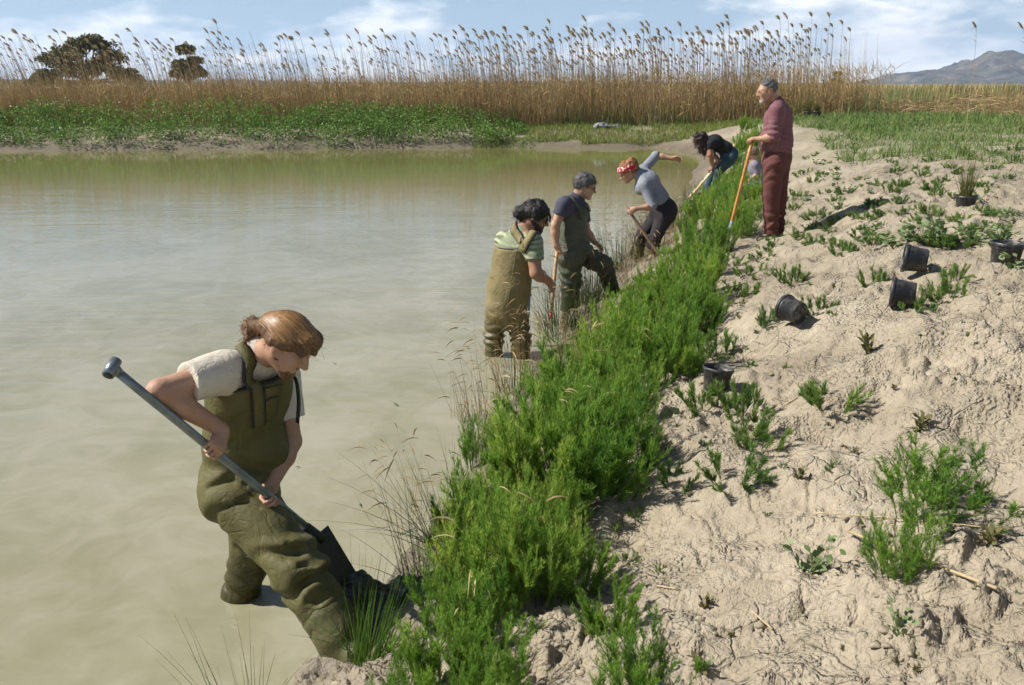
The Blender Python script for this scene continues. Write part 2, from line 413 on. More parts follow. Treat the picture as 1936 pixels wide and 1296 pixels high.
def leaves_on(A, D, L, n, t0, ll, lw, ang, up=.35, K=3, axisup=None, tintbase=None):
    """needle leaves along axes: A base, D dir, L length; n per axis"""
    N = len(A); ax = np.repeat(np.arange(N), n)
    t = t0 + (1-t0)*RNG.random(N*n)**.9
    d = D[ax]; p = A[ax] + d*(L[ax]*t)[:, None]
    if axisup is not None: p = p + axisup[ax]*(t**2)[:, None]
    q = perp(d); a = rnd(ang[0], ang[1], N*n)
    ld = unit(d*np.cos(a)[:, None] + q*np.sin(a)[:, None])
    ln = rnd(ll[0], ll[1], N*n)*(1.05-.5*t**3)
    bend = np.zeros_like(ld); bend[:, 2] = ln*up
    Pc = curve_pts(p, ld, ln, bend, K)
    w = np.linspace(1, .25, K)[None, :]*rnd(lw[0], lw[1], N*n)[:, None]
    side = unit(np.cross(ld, RNG.normal(size=ld.shape)))
    tb = None if tintbase is None else np.clip(tintbase[ax]*.5 + .3*RNG.random(N*n) + .3*t*t - .05, 0, 1)
    return strips(Pc, w, side, tb)
def stems_of(A, D, L, w, bend, K=4):
    Pc = curve_pts(A, D, L, bend, K); wd = np.linspace(1, .3, K)[None, :]*w
    s1 = perp(D); s2 = unit(np.cross(D, s1)); tn = RNG.random(len(A))
    return [strips(Pc, wd+0*L[:, None], s1, tn), strips(Pc, wd+0*L[:, None], s2, tn)]

M_BUSH = leafmat('feathery_green_leaf', (.058, .165, .030), (.245, .400, .055), (.540, .580, .125), .5, .52)
M_FERN = leafmat('seedling_green_leaf', (.065, .15, .038), (.16, .265, .055), (.30, .37, .085), .55, .3)
M_GOOSE = leafmat('grey_green_broad_leaf', (.12, .18, .07), (.20, .27, .11), (.31, .36, .19), .6, .25)
M_SPROUT = leafmat('olive_brown_sprout_leaf', (.12, .085, .04), (.17, .15, .06), (.14, .17, .06), .65, .2)
M_STEM = leafmat('woody_green_stem', (.11, .085, .035), (.15, .15, .05), (.12, .17, .05), .7, .0)
M_RUSH = leafmat('dark_rush_blade', (.022, .052, .016), (.048, .105, .022), (.13, .20, .04), .45, .2)
M_RUSHB = leafmat('bright_rush_blade', (.07, .15, .02), (.13, .25, .035), (.24, .33, .07), .45, .3)
M_STRAW = leafmat('dry_straw', (.20, .13, .06), (.38, .27, .13), (.55, .43, .25), .7, .25)
M_REED = leafmat('dry_reed', (.17, .105, .042), (.36, .245, .105), (.54, .41, .21), .7, .25)
M_REEDG = leafmat('green_reed_leaf', (.055, .11, .03), (.10, .18, .045), (.22, .25, .08), .6, .25)
M_RSTEM = leafmat('reed_cane', (.27, .205, .12), (.40, .31, .19), (.54, .44, .29), .6, .0)
M_PLUME = leafmat('reed_plume', (.33, .235, .12), (.55, .41, .23), (.72, .60, .40), .8, .4)
M_BANK = leafmat('bank_leaf', (.040, .095, .018), (.13, .225, .040), (.27, .36, .11), .5, .34)
M_GRASS = leafmat('field_grass', (.065, .115, .025), (.12, .20, .04), (.23, .25, .09), .6, .25)
M_YGRASS = leafmat('bank_grass', (.10, .15, .025), (.18, .23, .045), (.33, .31, .10), .6, .25)
M_TREE = leafmat('tree_leaf', (.050, .065, .026), (.105, .120, .048), (.25, .17, .08), .6, .25)
M_BARK = plain('tree_bark', (.12, .09, .06), .9, .3, 3)

def bush_mesh(seed, nsp, H, R, splay, nbr=6, nl=46, mat_=None, ll=(.026, .044), lw=(.0016, .0027), up=.3):
    global RNG
    RNG = np.random.default_rng(seed)
    r = np.sqrt(RNG.random(nsp)); a = rnd(0, 2*math.pi, nsp)
    base = np.stack([np.cos(a)*r*R*.55, np.sin(a)*r*R*.55, np.full(nsp, -.03)], -1)
    tilt = splay*r + RNG.normal(0, .09, nsp)
    D = unit(np.stack([np.cos(a)*np.sin(tilt), np.sin(a)*np.sin(tilt), np.cos(tilt)], -1))
    L = H*(1-.35*r**2)*rnd(.55, 1.08, nsp)
    bend = np.zeros_like(D); bend[:, 2] = .10*L; bend[:, :2] = RNG.normal(0, .03, (nsp, 2))
    # branchlets
    ax = np.repeat(np.arange(nsp), nbr); t = rnd(.15, .86, nsp*nbr)
    bp = base[ax] + D[ax]*(L[ax]*t)[:, None] + bend[ax]*(t**2)[:, None]
    q = perp(D[ax]); an = rnd(.35, .8, nsp*nbr)
    bd = unit(D[ax]*np.cos(an)[:, None] + q*np.sin(an)[:, None] + np.array([0, 0, .25]))
    bl = H*rnd(.14, .30, nsp*nbr)*(1.1-.5*t)
    tb = RNG.random(nsp)
    bb = np.zeros_like(bd); bb[:, 2] = .2*bl
    lv = [leaves_on(base, D, L, nl*2, .12, ll, lw, (.35, .95), up, 3, bend, tb),
          leaves_on(bp, bd, bl, nl, .05, ll, lw, (.35, .95), up, 3, bb, tb[ax])]
    V, F, T = join(lv)
    st = join(stems_of(base, D, L, .0028, bend) + stems_of(bp, bd, bl, .0012, bb, 3))
    return mesh_np('foliage', V, F, mat_ or M_BUSH, False, {'tint': T}), mesh_np('stem', st[0], st[1], M_STEM, False, {'tint': st[2]})
def plant_from(name, parts, loc=(0, 0, 0)):
    e = empty(name, loc)
    for n, me in parts: obj(n, me, e)
    return e
def leafy_mesh(seed, nstem, H, R, leafL, leafW, nleaf, mat_, tilt=(.5, 1.2)):
    """broad-leaved weed: pointed leaves with a fold along the midrib"""
    global RNG
    RNG = np.random.default_rng(seed)
    a = rnd(0, 2*math.pi, nstem); ti = rnd(tilt[0], tilt[1], nstem)
    D = np.stack([np.cos(a)*np.sin(ti), np.sin(a)*np.sin(ti), np.cos(ti)], -1)
    L = rnd(.5, 1.0, nstem)*R; A = np.zeros((nstem, 3)); A[:, 2] = -.01
    bend = np.zeros_like(D); bend[:, 2] = H*rnd(.1, .5, nstem)
    ax = np.repeat(np.arange(nstem), nleaf); N = len(ax); t = rnd(.1, 1, N)
    p = A[ax] + D[ax]*(L[ax]*t)[:, None] + bend[ax]*(t**2)[:, None]
    d = unit(D[ax]*.5 + perp(D[ax])*.8 + np.array([0, 0, .55]))
    ln = rnd(.6, 1.1, N)*leafL
    dn = np.zeros_like(d); dn[:, 2] = -.25*ln
    K = 5
    Pc = curve_pts(p, d, ln, dn, K)
    wprof = np.array([.12, .75, 1.0, .62, .04])[None, :]*leafW*rnd(.8, 1.15, N)[:, None]
    side = unit(np.cross(d, np.array([0, 0, 1.0]) + RNG.normal(0, .35, d.shape)))
    V, F, T = strips(Pc, wprof, side)
    st = join(stems_of(A, D, L, .0022, bend))
    return mesh_np('leaf', V, F, mat_, True, {'tint': T}), mesh_np('stem', st[0], st[1], M_STEM, False, {'tint': st[2]})
def tuft_mesh(name, seed, n, L, splay, w, mat_, R=.05, droop=.15, dirb=(0, 0), K=6, tintpow=1.0):
    global RNG
    RNG = np.random.default_rng(seed)
    a = rnd(0, 2*math.pi, n); r = np.sqrt(RNG.random(n))
    base = np.stack([np.cos(a)*r*R, np.sin(a)*r*R, np.full(n, -.02)], -1)
    ti = np.abs(RNG.normal(0, splay, n))
    D = unit(np.stack([np.cos(a)*np.sin(ti)+dirb[0], np.sin(a)*np.sin(ti)+dirb[1], np.cos(ti)], -1))
    ln = rnd(L[0], L[1], n); bend = np.zeros_like(D); bend[:, 2] = -droop*ln*np.sin(ti)*2; bend[:, :2] = D[:, :2]*droop*ln[:, None]
    Pc = curve_pts(base, D, ln, bend, K)
    wd = np.linspace(1, .12, K)[None, :]*rnd(.7, 1.2, n)[:, None]*w
    s1 = perp(D); tn = RNG.random(n)**tintpow
    V, F, T = join([strips(Pc, wd, s1, tn), strips(Pc, wd, unit(np.cross(D, s1)), tn)])
    return mesh_np(name, V, F, mat_, False, {'tint': T})

# ---- the dense strip of feathery shrubs along the water
PROTO = []
for k, (ns, H, R, sp) in enumerate([(31, .80, .26, .31), (28, .72, .30, .40), (32, .90, .24, .25), (26, .62, .30, .46), (29, .76, .25, .29), (24, .55, .26, .43)]):
    f, s = bush_mesh(100+k, ns, H, R, sp)
    PROTO.append((('foliage', f), ('stem', s), H))
STRIP_LABEL = 'feathery bright green shrub in the dense strip along the muddy water edge'
def put_bush(x, y, h, rz=None, k=None, name='feathery_shrub', label=STRIP_LABEL, group='feathery shrubs in the strip beside the water', wide=1.0):
    k = random.randrange(len(PROTO)) if k is None else k
    f, s, H = PROTO[k]; sc = h/H
    z = gfast(x, y)
    e = plant_from(name, (f, s), (x, y, z-.01)); e.rotation_euler = (random.uniform(-.08, .08), random.uniform(-.08, .08), random.uniform(0, 6.28) if rz is None else rz)
    e.scale = (sc*wide, sc*wide, sc); tag(e, label, 'shrub', group); return e
def axd(p): return p[1]*CP + (CAMH-p[2])*SP
def bush_px(px, py, hpx, **kw):
    p = at_g(px, py); return put_bush(p[0], p[1], hpx*axd(p)/FPX, **kw)
BUSH_PX = [ # base px, base py, height px
 (770,1345,170),(850,1320,200),(930,1335,200),(905,1240,190),
 (850,1170,170),(905,1150,230),(960,1140,240),(1015,1140,240),(1070,1125,210),
 (890,1060,170),(940,1060,200),(1000,1050,210),(1060,1030,190),
 (920,960,170),(975,955,210),(1030,950,240),(1090,940,240),(1145,925,215),(1195,885,150),
 (905,880,120),(960,880,150),(1020,870,190),(1080,860,210),(1140,850,210),(1195,800,170),
 (1040,790,160),(1090,780,180),(1150,770,170),
 (1110,720,120),(1160,710,150),(1215,720,170),(1260,720,160),(1300,705,130),
 (1160,650,110),(1210,650,130),(1260,650,150),(1305,640,140),(1330,600,100),
 (1200,590,80),(1245,590,110),(1290,580,120),(1325,560,110),(1225,545,60),(1270,540,90),
 (1310,520,90),(1350,520,80),(1290,490,70),(1330,480,90),(1370,480,80),(1300,450,70),(1340,445,90),(1380,445,90),(1410,450,70),
 (1310,415,60),(1345,410,80),(1380,410,80),(1420,415,70),(1330,385,50),(1360,380,60),(1395,380,70),(1425,385,60),
 (1350,350,35),(1375,350,45),(1400,345,50),(1428,345,50),(1390,320,45),(1415,315,45),(1435,310,45),
 (1395,290,45),(1415,285,50),(1430,275,45),(1405,265,40),(1425,255,32)]
for px, py, h in BUSH_PX: bush_px(px, py, h)
bush_px(1205, 1325, 175, k=3, wide=1.15, label='rounded feathery shrub on bare soil at the bottom edge, right of the strip', name='feathery_shrub', group=None)
bush_px(1150, 1190, 130, k=5, wide=1.0, label='small feathery shrub just above the rounded shrub at the bottom edge', group=None)
bush_px(1755, 975, 150, k=3, wide=1.7, label='dark green spreading shrub on cracked clay near the right edge', group=None)
bush_px(1702, 1090, 165, k=1, wide=1.0, label='blue-green feathery plant growing over the fallen cane', group=None)
bush_px(1280, 262, 25, k=3, wide=2.4, label='low bright green shrub at the far corner of the pond below the spoil heap', group=None)

# ---- feathery seedlings, weeds and sprouts on the bare bank
def fern_protos():
    out = []
    for k, (ns, H, R, sp) in enumerate([(16, .24, .20, .95), (13, .20, .22, 1.15), (20, .28, .18, .75)]):
        f, s = bush_mesh(300+k, ns, H, R, sp, nbr=4, nl=28, mat_=M_FERN, ll=(.020, .036), lw=(.0016, .0027)); out.append((('foliage', f), ('stem', s), H))
    return out
FERN = fern_protos()
WEED = [(('leaf', a), ('stem', b), .14) for a, b in (leafy_mesh(401, 8, .12, .16, .055, .016, 6, M_GOOSE), leafy_mesh(402, 6, .16, .13, .065, .019, 5, M_GOOSE))]
SPROUT = [(('leaf', a), ('stem', b), .10) for a, b in (leafy_mesh(411, 7, .10, .07, .045, .008, 4, M_SPROUT, (.1, .8)),)]
def small_plant(px, py, wpx, kind, label, group=None, name=None, zs=1.0):
    p = at_g(px, py); w = wpx*axd(p)/FPX
    src = {'fern': FERN, 'weed': WEED, 'sprout': SPROUT}[kind]; a, b, H = random.choice(src)
    ref = {'fern': .46, 'weed': .30, 'sprout': .15}[kind]; sc = w/ref
    e = plant_from(name or {'fern': 'feathery_seedling', 'weed': 'broad_leaved_weed', 'sprout': 'dry_sprout'}[kind], (a, b), p - np.array((0, 0, .004)))
    e.rotation_euler = (random.uniform(-.15, .15), random.uniform(-.15, .15), random.uniform(0, 6.28)); e.scale = (sc, sc, sc*zs)
    tag(e, label, {'fern': 'seedling', 'weed': 'weed', 'sprout': 'sprout'}[kind], group); return e
small_plant(1575,768,150,'fern','leaning feathery seedling alone in the middle of the bare clay slope')
small_plant(1340,775,150,'fern','feathery seedling growing in front of the upright black pot', zs=1.25)
small_plant(1405,785,130,'fern','pale feathery seedling just right of the upright black pot by the strip', zs=1.5)
small_plant(1435,845,130,'fern','low feathery seedling below the upright black pot by the strip')
small_plant(1370,672,110,'fern','feathery seedling behind the upright black pot by the strip', zs=1.3)
small_plant(1285,915,120,'fern','yellow-green seedling beside the strip, left of a pair on bare clay')
small_plant(1385,905,165,'fern','widest seedling of the pair on bare clay beside the strip')
small_plant(1208,975,60,'fern','small seedling in the shade beside the strip')
small_plant(1165,1000,35,'fern','tiny seedling in the dark soil beside the strip')
small_plant(1500,535,90,'fern','bright feathery seedling uphill of the pot lying with its holed base showing', zs=1.4)
small_plant(1548,590,95,'fern','seedling just right of the pot that shows its holed base', zs=1.2)
small_plant(1450,615,50,'fern','small seedling just left of the pot that shows its holed base', zs=1.5)
small_plant(1735,585,75,'fern','blue-green seedling growing in front of the nearer fallen pot', zs=1.3)
small_plant(1790,565,100,'fern','yellow-green seedling right of the nearer fallen pot')
small_plant(1808,525,70,'fern','spiky seedling right of the farther fallen pot', zs=1.4)
small_plant(1648,540,70,'fern','seedling left of the two fallen pots', zs=1.5)
small_plant(1590,480,70,'fern','seedling on the slope above and left of the fallen pots')
small_plant(1640,670,70,'sprout','thin brown sprout alone on the slope below the nearer fallen pot', zs=1.6)
small_plant(1520,1080,150,'weed','grey-green broad-leaved weed lying flat on cracked clay')
small_plant(1705,1205,100,'weed','broad-leaved weed on the lumpy clay at the bottom right', zs=1.3)
small_plant(1330,1150,55,'sprout','upright olive sprout on bare clay right of the small shrub', zs=1.4)
small_plant(1740,812,75,'sprout','reddish-brown sprout on clay above the dark spreading shrub')
small_plant(1508,905,60,'sprout','dry brown sprout on clay midway between strip and dark shrub')
small_plant(1570,885,50,'fern','flat little green seedling above the dry brown sprout')
small_plant(1870,1030,90,'sprout','greyish sprout beyond the right end of the fallen cane')
small_plant(1800,1010,70,'weed','small weed beside the blue-green feathery plant')
small_plant(1330,1265,90,'sprout','dark sprouts in the shadow of the rounded shrub', zs=.8)
small_plant(1455,975,30,'fern','tiny green seedling on the open clay left of the straw')
for (px, py, w) in [(1690,468,90),(1740,462,110),(1790,458,110),(1840,462,105),(1765,440,95),(1890,455,90)]:
    small_plant(px, py, w, 'weed', 'broad grey-green weed in the leafy patch between the upright and fallen pots', 'leafy patch between the pots', zs=.85)
small_plant(1915,512,80,'weed','low weed in front of the upright black pot at the right edge')
# scattered small seedlings, nothing tells them apart
rs = random.Random(8)
SC_LABEL = 'small green seedling scattered over the upper bare slope beyond the pots'
n = 0
while n < 125:
    px = rs.uniform(1480, 1936); py = rs.uniform(285, 470)
    if px < 1480 + (470-py)*.15: continue
    small_plant(px, py, rs.uniform(35, 80)*(.4+.6*(py-230)/240), 'fern' if rs.random() < .82 else 'weed', SC_LABEL, 'scattered seedlings on the upper slope', zs=.75); n += 1
LOW = 'tiny sprout scattered over the bare lower slope'
for _ in range(34):
    px = rs.uniform(1380, 1936); py = rs.uniform(500, 1290)
    if px < 1250 + max(0, (700-py))*.3: continue
    small_plant(px, py, rs.uniform(16, 34), rs.choice(['sprout', 'sprout', 'fern']), LOW, 'tiny sprouts on the lower slope')
EDGE = 'pale green seedling along the upper right edge of the shrub strip'
for (px, py, w) in [(1395,555,70),(1420,520,80),(1370,590,60),(1440,490,60),(1455,470,60),(1385,500,70),(1420,560,60),(1350,640,50),(1465,455,45),(1475,430,45),(1500,395,40),(1490,380,40),(1310,790,40),(1270,790,40),(1335,840,35),(1225,925,30),(1250,1080,40),(1185,1060,60)]:
    small_plant(px, py, w, 'fern', EDGE, 'seedlings edging the strip')

# ---- rushes
def rush(px, py, n, L, splay, w, mat_, seed, label, z=None, **kw):
    p = at_g(px, py) if z is None else at_z(px, py, z)
    me = tuft_mesh('blade', seed, n, L, splay, w, mat_, **kw)
    e = empty('rush_tuft', p); obj('blade', me, e); tag(e, label, 'rush'); return e
rush(470,1400,34,(.30,.58),.55,.0018,M_RUSH,501,'dark spiky rush tuft in the water at the bottom left edge',z=0.0,dirb=(-.15,.1),R=.07)
rush(700,1245,90,(.18,.44),.45,.0024,M_RUSHB,502,'bright green rush tuft at the digger boot',dirb=(.22,.12),R=.07)
rush(690,1235,22,(.3,.55),.35,.0016,M_RUSH,503,'dark rush blades rising beside the bright tuft at the boot',dirb=(.12,.15),R=.08)
rush(840,1020,55,(.35,.68),.50,.0018,M_RUSH,504,'large dark rush tuft leaning over the water left of the shrub strip',dirb=(-.22,.05),R=.12)
rush(800,1090,45,(.3,.55),.40,.0018,M_RUSH,505,'rush tuft behind the dug mud beside the spade blade',dirb=(-.05,.1),R=.10)
rush(1060,620,60,(.4,.8),.38,.0030,M_RUSH,506,'rush tuft in the water in front of the man in grey-green waders',dirb=(.0,0),R=.15)
rush(1125,570,70,(.4,.85),.38,.0030,M_RUSH,507,'rush tuft at the knee of the man stepping onto the bank',R=.2)
rush(1175,505,70,(.4,.8),.38,.0032,M_RUSH,508,'rush tuft at the feet of the woman with the headband',R=.25)
rush(1275,430,60,(.35,.6),.36,.0036,M_RUSH,509,'rush tuft at the water edge behind the woman with the headband',R=.3)
# the ragged fringe of rushes and dry grass along the water's edge
FR = [tuft_mesh('blade', 540+k, 46, (.25, .62), .36, .0026, M_RUSH, R=.14) for k in range(3)] + [tuft_mesh('blade', 545+k, 40, (.2, .55), .36, .0022, M_STRAW, R=.16) for k in range(3)]
rf = random.Random(17)
for i in range(46):
    y = rf.uniform(5.2, 17.5)**1.0; x0 = float(np.interp(y, SHORE[5:14, 1], SHORE[5:14, 0])); x = x0 + rf.uniform(-.15, .55); z = max(gfast(x, y), 0.0)
    e = empty('fringe_tuft', (x, y, z-.01), rf.uniform(0, 6.28)); s = rf.uniform(.6, 1.15); e.scale = (s, s, s)
    obj('blade', FR[rf.randrange(6)], e); tag(e, 'short rush or straw tuft in the ragged fringe between water and shrub strip', 'rush', 'fringe tufts along the water edge')
# dry flowering grass at the water's edge
def dry_grass(px, py, n, L, seed, label, R=.2, z=None):
    global RNG
    p = at_g(px, py) if z is None else at_z(px, py, z)
    e = empty('dry_grass_clump', p)
    obj('stalk', tuft_mesh('stalk', seed, n, L, .28, .0017, M_STRAW, R=R, droop=.12), e)
    RNG = np.random.default_rng(seed+50)
    k = n*3; a = rnd(0, 6.28, k); hb = rnd(.15, L[1]*.95, k); rr = R*RNG.random(k)+hb*.15
    B = np.stack([np.cos(a)*rr, np.sin(a)*rr, hb], -1); D = unit(np.stack([np.cos(a), np.sin(a), rnd(-.3, .9, k)], -1)); ln = rnd(.05, .13, k)
    bd = np.zeros_like(D); bd[:, 2] = -ln*.5
    Pc = curve_pts(B, D, ln, bd, 4); wd = np.array([.4, 1, .7, .1])[None, :]*rnd(.002, .0055, k)[:, None]
    V, F, T = strips(Pc, wd, perp(D)); obj('leaf', mesh_np('leaf', V, F, M_STRAW, False, {'tint': T}), e)
    tag(e, label, 'dry grass'); return e
dry_grass(950,770,34,(.3,.75),601,'straw-coloured grass stalks in the water below the man in tan waders',.25)
dry_grass(905,800,16,(.3,.6),602,'sparse straw stalks standing in the water left of the shrub strip',.2)
dry_grass(1005,700,34,(.4,.85),603,'dry seeding grass in front of the tan waders',.22)
dry_grass(770,1010,18,(.25,.6),604,'dry grass stalks among the dark rushes above the spade',.2)
dry_grass(1100,575,40,(.4,.85),605,'dry grass in front of the man stepping onto the bank',.3)
dry_grass(1165,500,50,(.4,.9),606,'dry grass between the stepping man and the woman with the headband',.35)
dry_grass(1215,490,26,(.2,.4),607,'dry straw at the boots of the woman with the headband',.25)
dry_grass(1010,930,9,(.5,.95),609,'few straw stalks poking out of the nearer middle of the shrub strip',.25)
dry_grass(905,1200,8,(.4,.8),610,'few straw stalks poking out of the shrubs above the mud beside the boot',.2)
dry_grass(1170,730,10,(.5,.9),611,'few straw stalks poking out of the shrub strip level with the upright pot',.3)
dry_grass(1265,430,30,(.3,.55),608,'pale grass along the water beyond the woman with the headband',.4)

# ---- far left bank: a rank of dense leafy greenery
RNG = np.random.default_rng(77)
def leaf_cloud(C, Rd, npl, ll, lw, K=3, shell=.5):
    """broad leaves through ellipsoid clumps: C (n,3), Rd (n,3)"""
    n = len(C); i = np.repeat(np.arange(n), npl); N = len(i)
    d = unit(RNG.normal(size=(N, 3))); d[:, 2] = np.where((d[:, 2] < 0) & (RNG.random(N) < .4), -d[:, 2], d[:, 2])
    r = shell + (1-shell)*RNG.random(N)**.6
    p = C[i] + d*Rd[i]*r[:, None]
    ld = unit(d + RNG.normal(0, .6, (N, 3)) + np.array([0, 0, .15])); ln = rnd(ll[0], ll[1], N)
    bd = np.zeros_like(ld); bd[:, 2] = -.2*ln
    Pc = curve_pts(p, ld, ln, bd, K); prof = {3: [.35, 1, .1], 4: [.2, 1, .8, .1]}[K]
    wd = np.array(prof)[None, :]*rnd(lw[0], lw[1], N)[:, None]
    tn = np.clip(np.repeat(RNG.random(n), npl)*.45 + .55*RNG.random(N), 0, 1)
    return strips(Pc, wd, perp(ld), tn)
def bank_h(x): return 1.15*sstep(1.0, -1.8, x)*(1-.0*x)
nb = 620
x = rnd(-34, .6, nb); yy = rnd(0, 1, nb)
y0 = np.interp(x, [-70, -30, -17, -6.7, -1.3, 3], [29, 31.2, 32.2, 33.2, 33.8, 33.8]) + .12
y = y0 + yy*3.6
gzb = ground_z(x, y)
hh_ = bank_h(x)*(.42 + .34*RNG.random(nb) + .25*sstep(0, 1, yy))*(.95+.75*fbm2(x*.45, y*.45, 2, 88))
C = np.stack([x, y, gzb + hh_*.42], -1); Rd = np.stack([rnd(.3, .62, nb), rnd(.3, .6, nb), hh_*.55+.08], -1)
V, F, T = leaf_cloud(C, Rd, 110, (.05, .11), (.016, .032))
o = obj('bank_greenery', mesh_np('bank_greenery', V, F, M_BANK, False, {'tint': T})); tag(o, 'dense dark green leafy ground cover on the far left bank', 'ground cover', None, 'stuff')

def blades_at(x, y, z, L, w, tilt, K=3, droop=.3, tint=None, lean=None):
    n = len(x); a = rnd(0, 6.28, n); ti = np.abs(RNG.normal(0, tilt, n))
    D = np.stack([np.cos(a)*np.sin(ti), np.sin(a)*np.sin(ti), np.cos(ti)], -1)
    if lean is not None: D = unit(D + lean)
    bd = np.zeros_like(D); bd[:, :2] = D[:, :2]*droop*L[:, None]; bd[:, 2] = -droop*.5*L*np.sin(ti)
    Pc = curve_pts(np.stack([x, y, z], -1), D, L, bd, K)
    wd = np.linspace(1, .15, K)[None, :]*(w if np.ndim(w) else np.full(n, w))[:, None]
    return strips(Pc, wd, perp(D), tint)
# yellowish grass on the low far bank, right half
n = 26000
x = rnd(-1.5, 9.5, n); y = rnd(33.75, 37.8, n); k = (fbm2(x*.8, y*.8, 3, 91) > -.25); x = x[k]; y = y[k]
V1 = blades_at(x, y, ground_z(x, y)-.02, rnd(.06, .24, len(x)), .011, .5)
x = rnd(-30, 5.5, 2600); y = np.interp(x, [-30, -17, -6.7, -1.3, 5.5], [31.2, 32.2, 33.2, 33.8, 33.5]) + rnd(.25, 1.1, 2600)
V2 = blades_at(x, y, ground_z(x, y)-.02, rnd(.05, .16, 2600), .006, .6)
V, F, T = join([V1, V2])
o = obj('bank_grass', mesh_np('bank_grass', V, F, M_YGRASS, False, {'tint': T})); tag(o, 'yellow-green grass on the low far bank before the reeds', 'grass', None, 'stuff')

# field weeds and grass on the right
n = 90000
x = rnd(3.2, 26, n); y = rnd(10.5, 37, n)
w_ = fbm2(x*.55, y*.38, 4, 95) + .42*sstep(12, 21, y) - .22*sstep(17, 11, y)
sdv = shore_sd(x, y)
k = (w_ > -.13) & (sdv > 3.0) & (x/y < .75)
x = x[k]; y = y[k]
x = np.concatenate([x + RNG.normal(0, .04, len(x))]*1)
V, F, T = blades_at(x, y, ground_z(x, y)-.02, rnd(.05, .20, len(x))*(.7+.6*sstep(-.05, .3, w_[k])), .009*(.6+y/30), .7, 3, .35)
o = obj('field_grass', mesh_np('field_grass', V, F, M_GRASS, False, {'tint': T})); tag(o, 'patchy green weeds and grass over the clay field at the right', 'grass', None, 'stuff')

# ---- reed bed behind the pond
RNG = np.random.default_rng(78)
def reed_front(x): return np.interp(x, [-40, -17, -6, -1, 3, 9, 14], [35.2, 36.2, 37.0, 37.0, 37.4, 36.6, 35.2])
n = 17000
x = rnd(-36, 14.2, n); y = reed_front(x) + 5.2*RNG.random(n)**1.25
gz_ = ground_z(x, y); Hh = (1.45 + .55*fbm2(x*.5, y*.5, 3, 97) + .0)*rnd(.7, 1.15, n)*np.interp(x, [-36, -5, 8, 14], [1.0, 1.12, 1.22, 1.12])
tt = np.clip(RNG.random(n)*.8 + .45*fbm2(x*.6, y*.4, 3, 98) + .1, 0, 1)
A1 = blades_at(x, y, gz_-.05, Hh, .0085, .10, 4, .15, tt)
n2 = 30000
x2 = rnd(-36, 14.4, n2); y2 = reed_front(x2) - .1 + 4.8*RNG.random(n2)**1.5; z2 = ground_z(x2, y2) + 1.55*RNG.random(n2)*np.interp(x2, [-36, -5, 8, 14], [1.0, 1.12, 1.22, 1.12])
t2 = np.clip(RNG.random(n2)*.8 + .45*fbm2(x2*.6, y2*.4, 3, 98) + .12, 0, 1)
A2 = blades_at(x2, y2, z2, rnd(.18, .5, n2), .011, .65, 4, .5, t2, lean=np.array([-.12, 0, 0]))
n3 = 4600
x3 = rnd(-36, 14.0, n3); y3 = reed_front(x3) + 5.0*RNG.random(n3); L3 = rnd(1.6, 3.4, n3)
A3 = blades_at(x3, y3, ground_z(x3, y3)-.05, L3, .0095, .045, 6, .10, RNG.random(n3), lean=np.stack([-np.interp(x3, [-24, -8, 2, 14], [.16, .10, .06, .03]), 0*x3, 0*x3], -1))
V, F, T = join([A1, A2, A3])
o = obj('reed_bed', mesh_np('reed_bed', V, F, M_REED, False, {'tint': T})); tag(o, 'dense dry brown reed bed across the far side of the pond', 'reeds', None, 'stuff')
n = 2600
x = rnd(-36, 14, n); k = fbm2(x*.35, 0*x, 2, 99) > .0; x = x[k]; y = reed_front(x) - .25 + .8*RNG.random(len(x))
V, F, T = blades_at(x, y, ground_z(x, y)-.05, rnd(.4, 1.15, len(x)), .012, .18, 4, .3)
o = obj('green_reed_shoots', mesh_np('green_reed_shoots', V, F, M_REEDG, False, {'tint': T})); tag(o, 'fresh green reed leaves at the foot of the dry reed bed', 'reeds', None, 'stuff')

# tall plumed reeds: prototypes, then individuals
def tall_reed(seed, H, lean):
    global RNG
    RNG = np.random.default_rng(seed)
    K = 9; t = np.linspace(0, 1, K)
    c = np.stack([-lean*H*(t**2.0) + .012*H*np.sin(t*5+seed), .03*H*np.sin(t*3+seed*2), H*(t - .10*lean*t**3)], -1)[None]
    wd = (np.linspace(1, .38, K)*.014)[None]
    s1 = np.array([[1., 0, 0]]); s2 = np.array([[0, 1., 0]]); tn = RNG.random(1)
    parts = [strips(c, wd, s1, tn), strips(c, wd, s2, tn)]
    nl = 7; tl = rnd(.35, .9, nl); B = np.stack([np.interp(tl, t, c[0, :, i]) for i in range(3)], -1)
    D = unit(np.stack([-rnd(.2, .9, nl), rnd(-.5, .5, nl), rnd(.3, 1., nl)], -1)); ln = rnd(.18, .42, nl); bd = np.zeros_like(D); bd[:, 2] = -.5*ln
    parts.append(strips(curve_pts(B, D, ln, bd, 4), np.array([.5, 1, .7, .1])[None]*np.full((nl, 1), .008), perp(D)))
    V, F, T = join(parts); stem = mesh_np('stem', V, F, M_RSTEM, False, {'tint': T})
    npm = 64; tip = c[0, -1]; tv = unit((c[0, -1]-c[0, -2])[None])[0]
    tp = RNG.random(npm); PL = rnd(.22, .36)
    B = tip + tv*((tp-.25)*PL*.75)[:, None] + np.array([-.10, 0, -.06])*(tp**2)[:, None]
    D = unit(tv*1.0 + RNG.normal(0, .26, (npm, 3)) + np.array([-.30-.3*lean, 0, -.10])); ln = rnd(.11, .22, npm)*(1.1-.6*tp)
    bd = np.zeros_like(D); bd[:, 2] = -.3*ln; bd[:, 0] = -.15*ln
    V, F, T = strips(curve_pts(B, D, ln, bd, 3), np.array([.6, 1, .15])[None]*np.full((npm, 1), .0095), perp(D))
    return stem, mesh_np('plume', V, F, M_PLUME, False, {'tint': T})
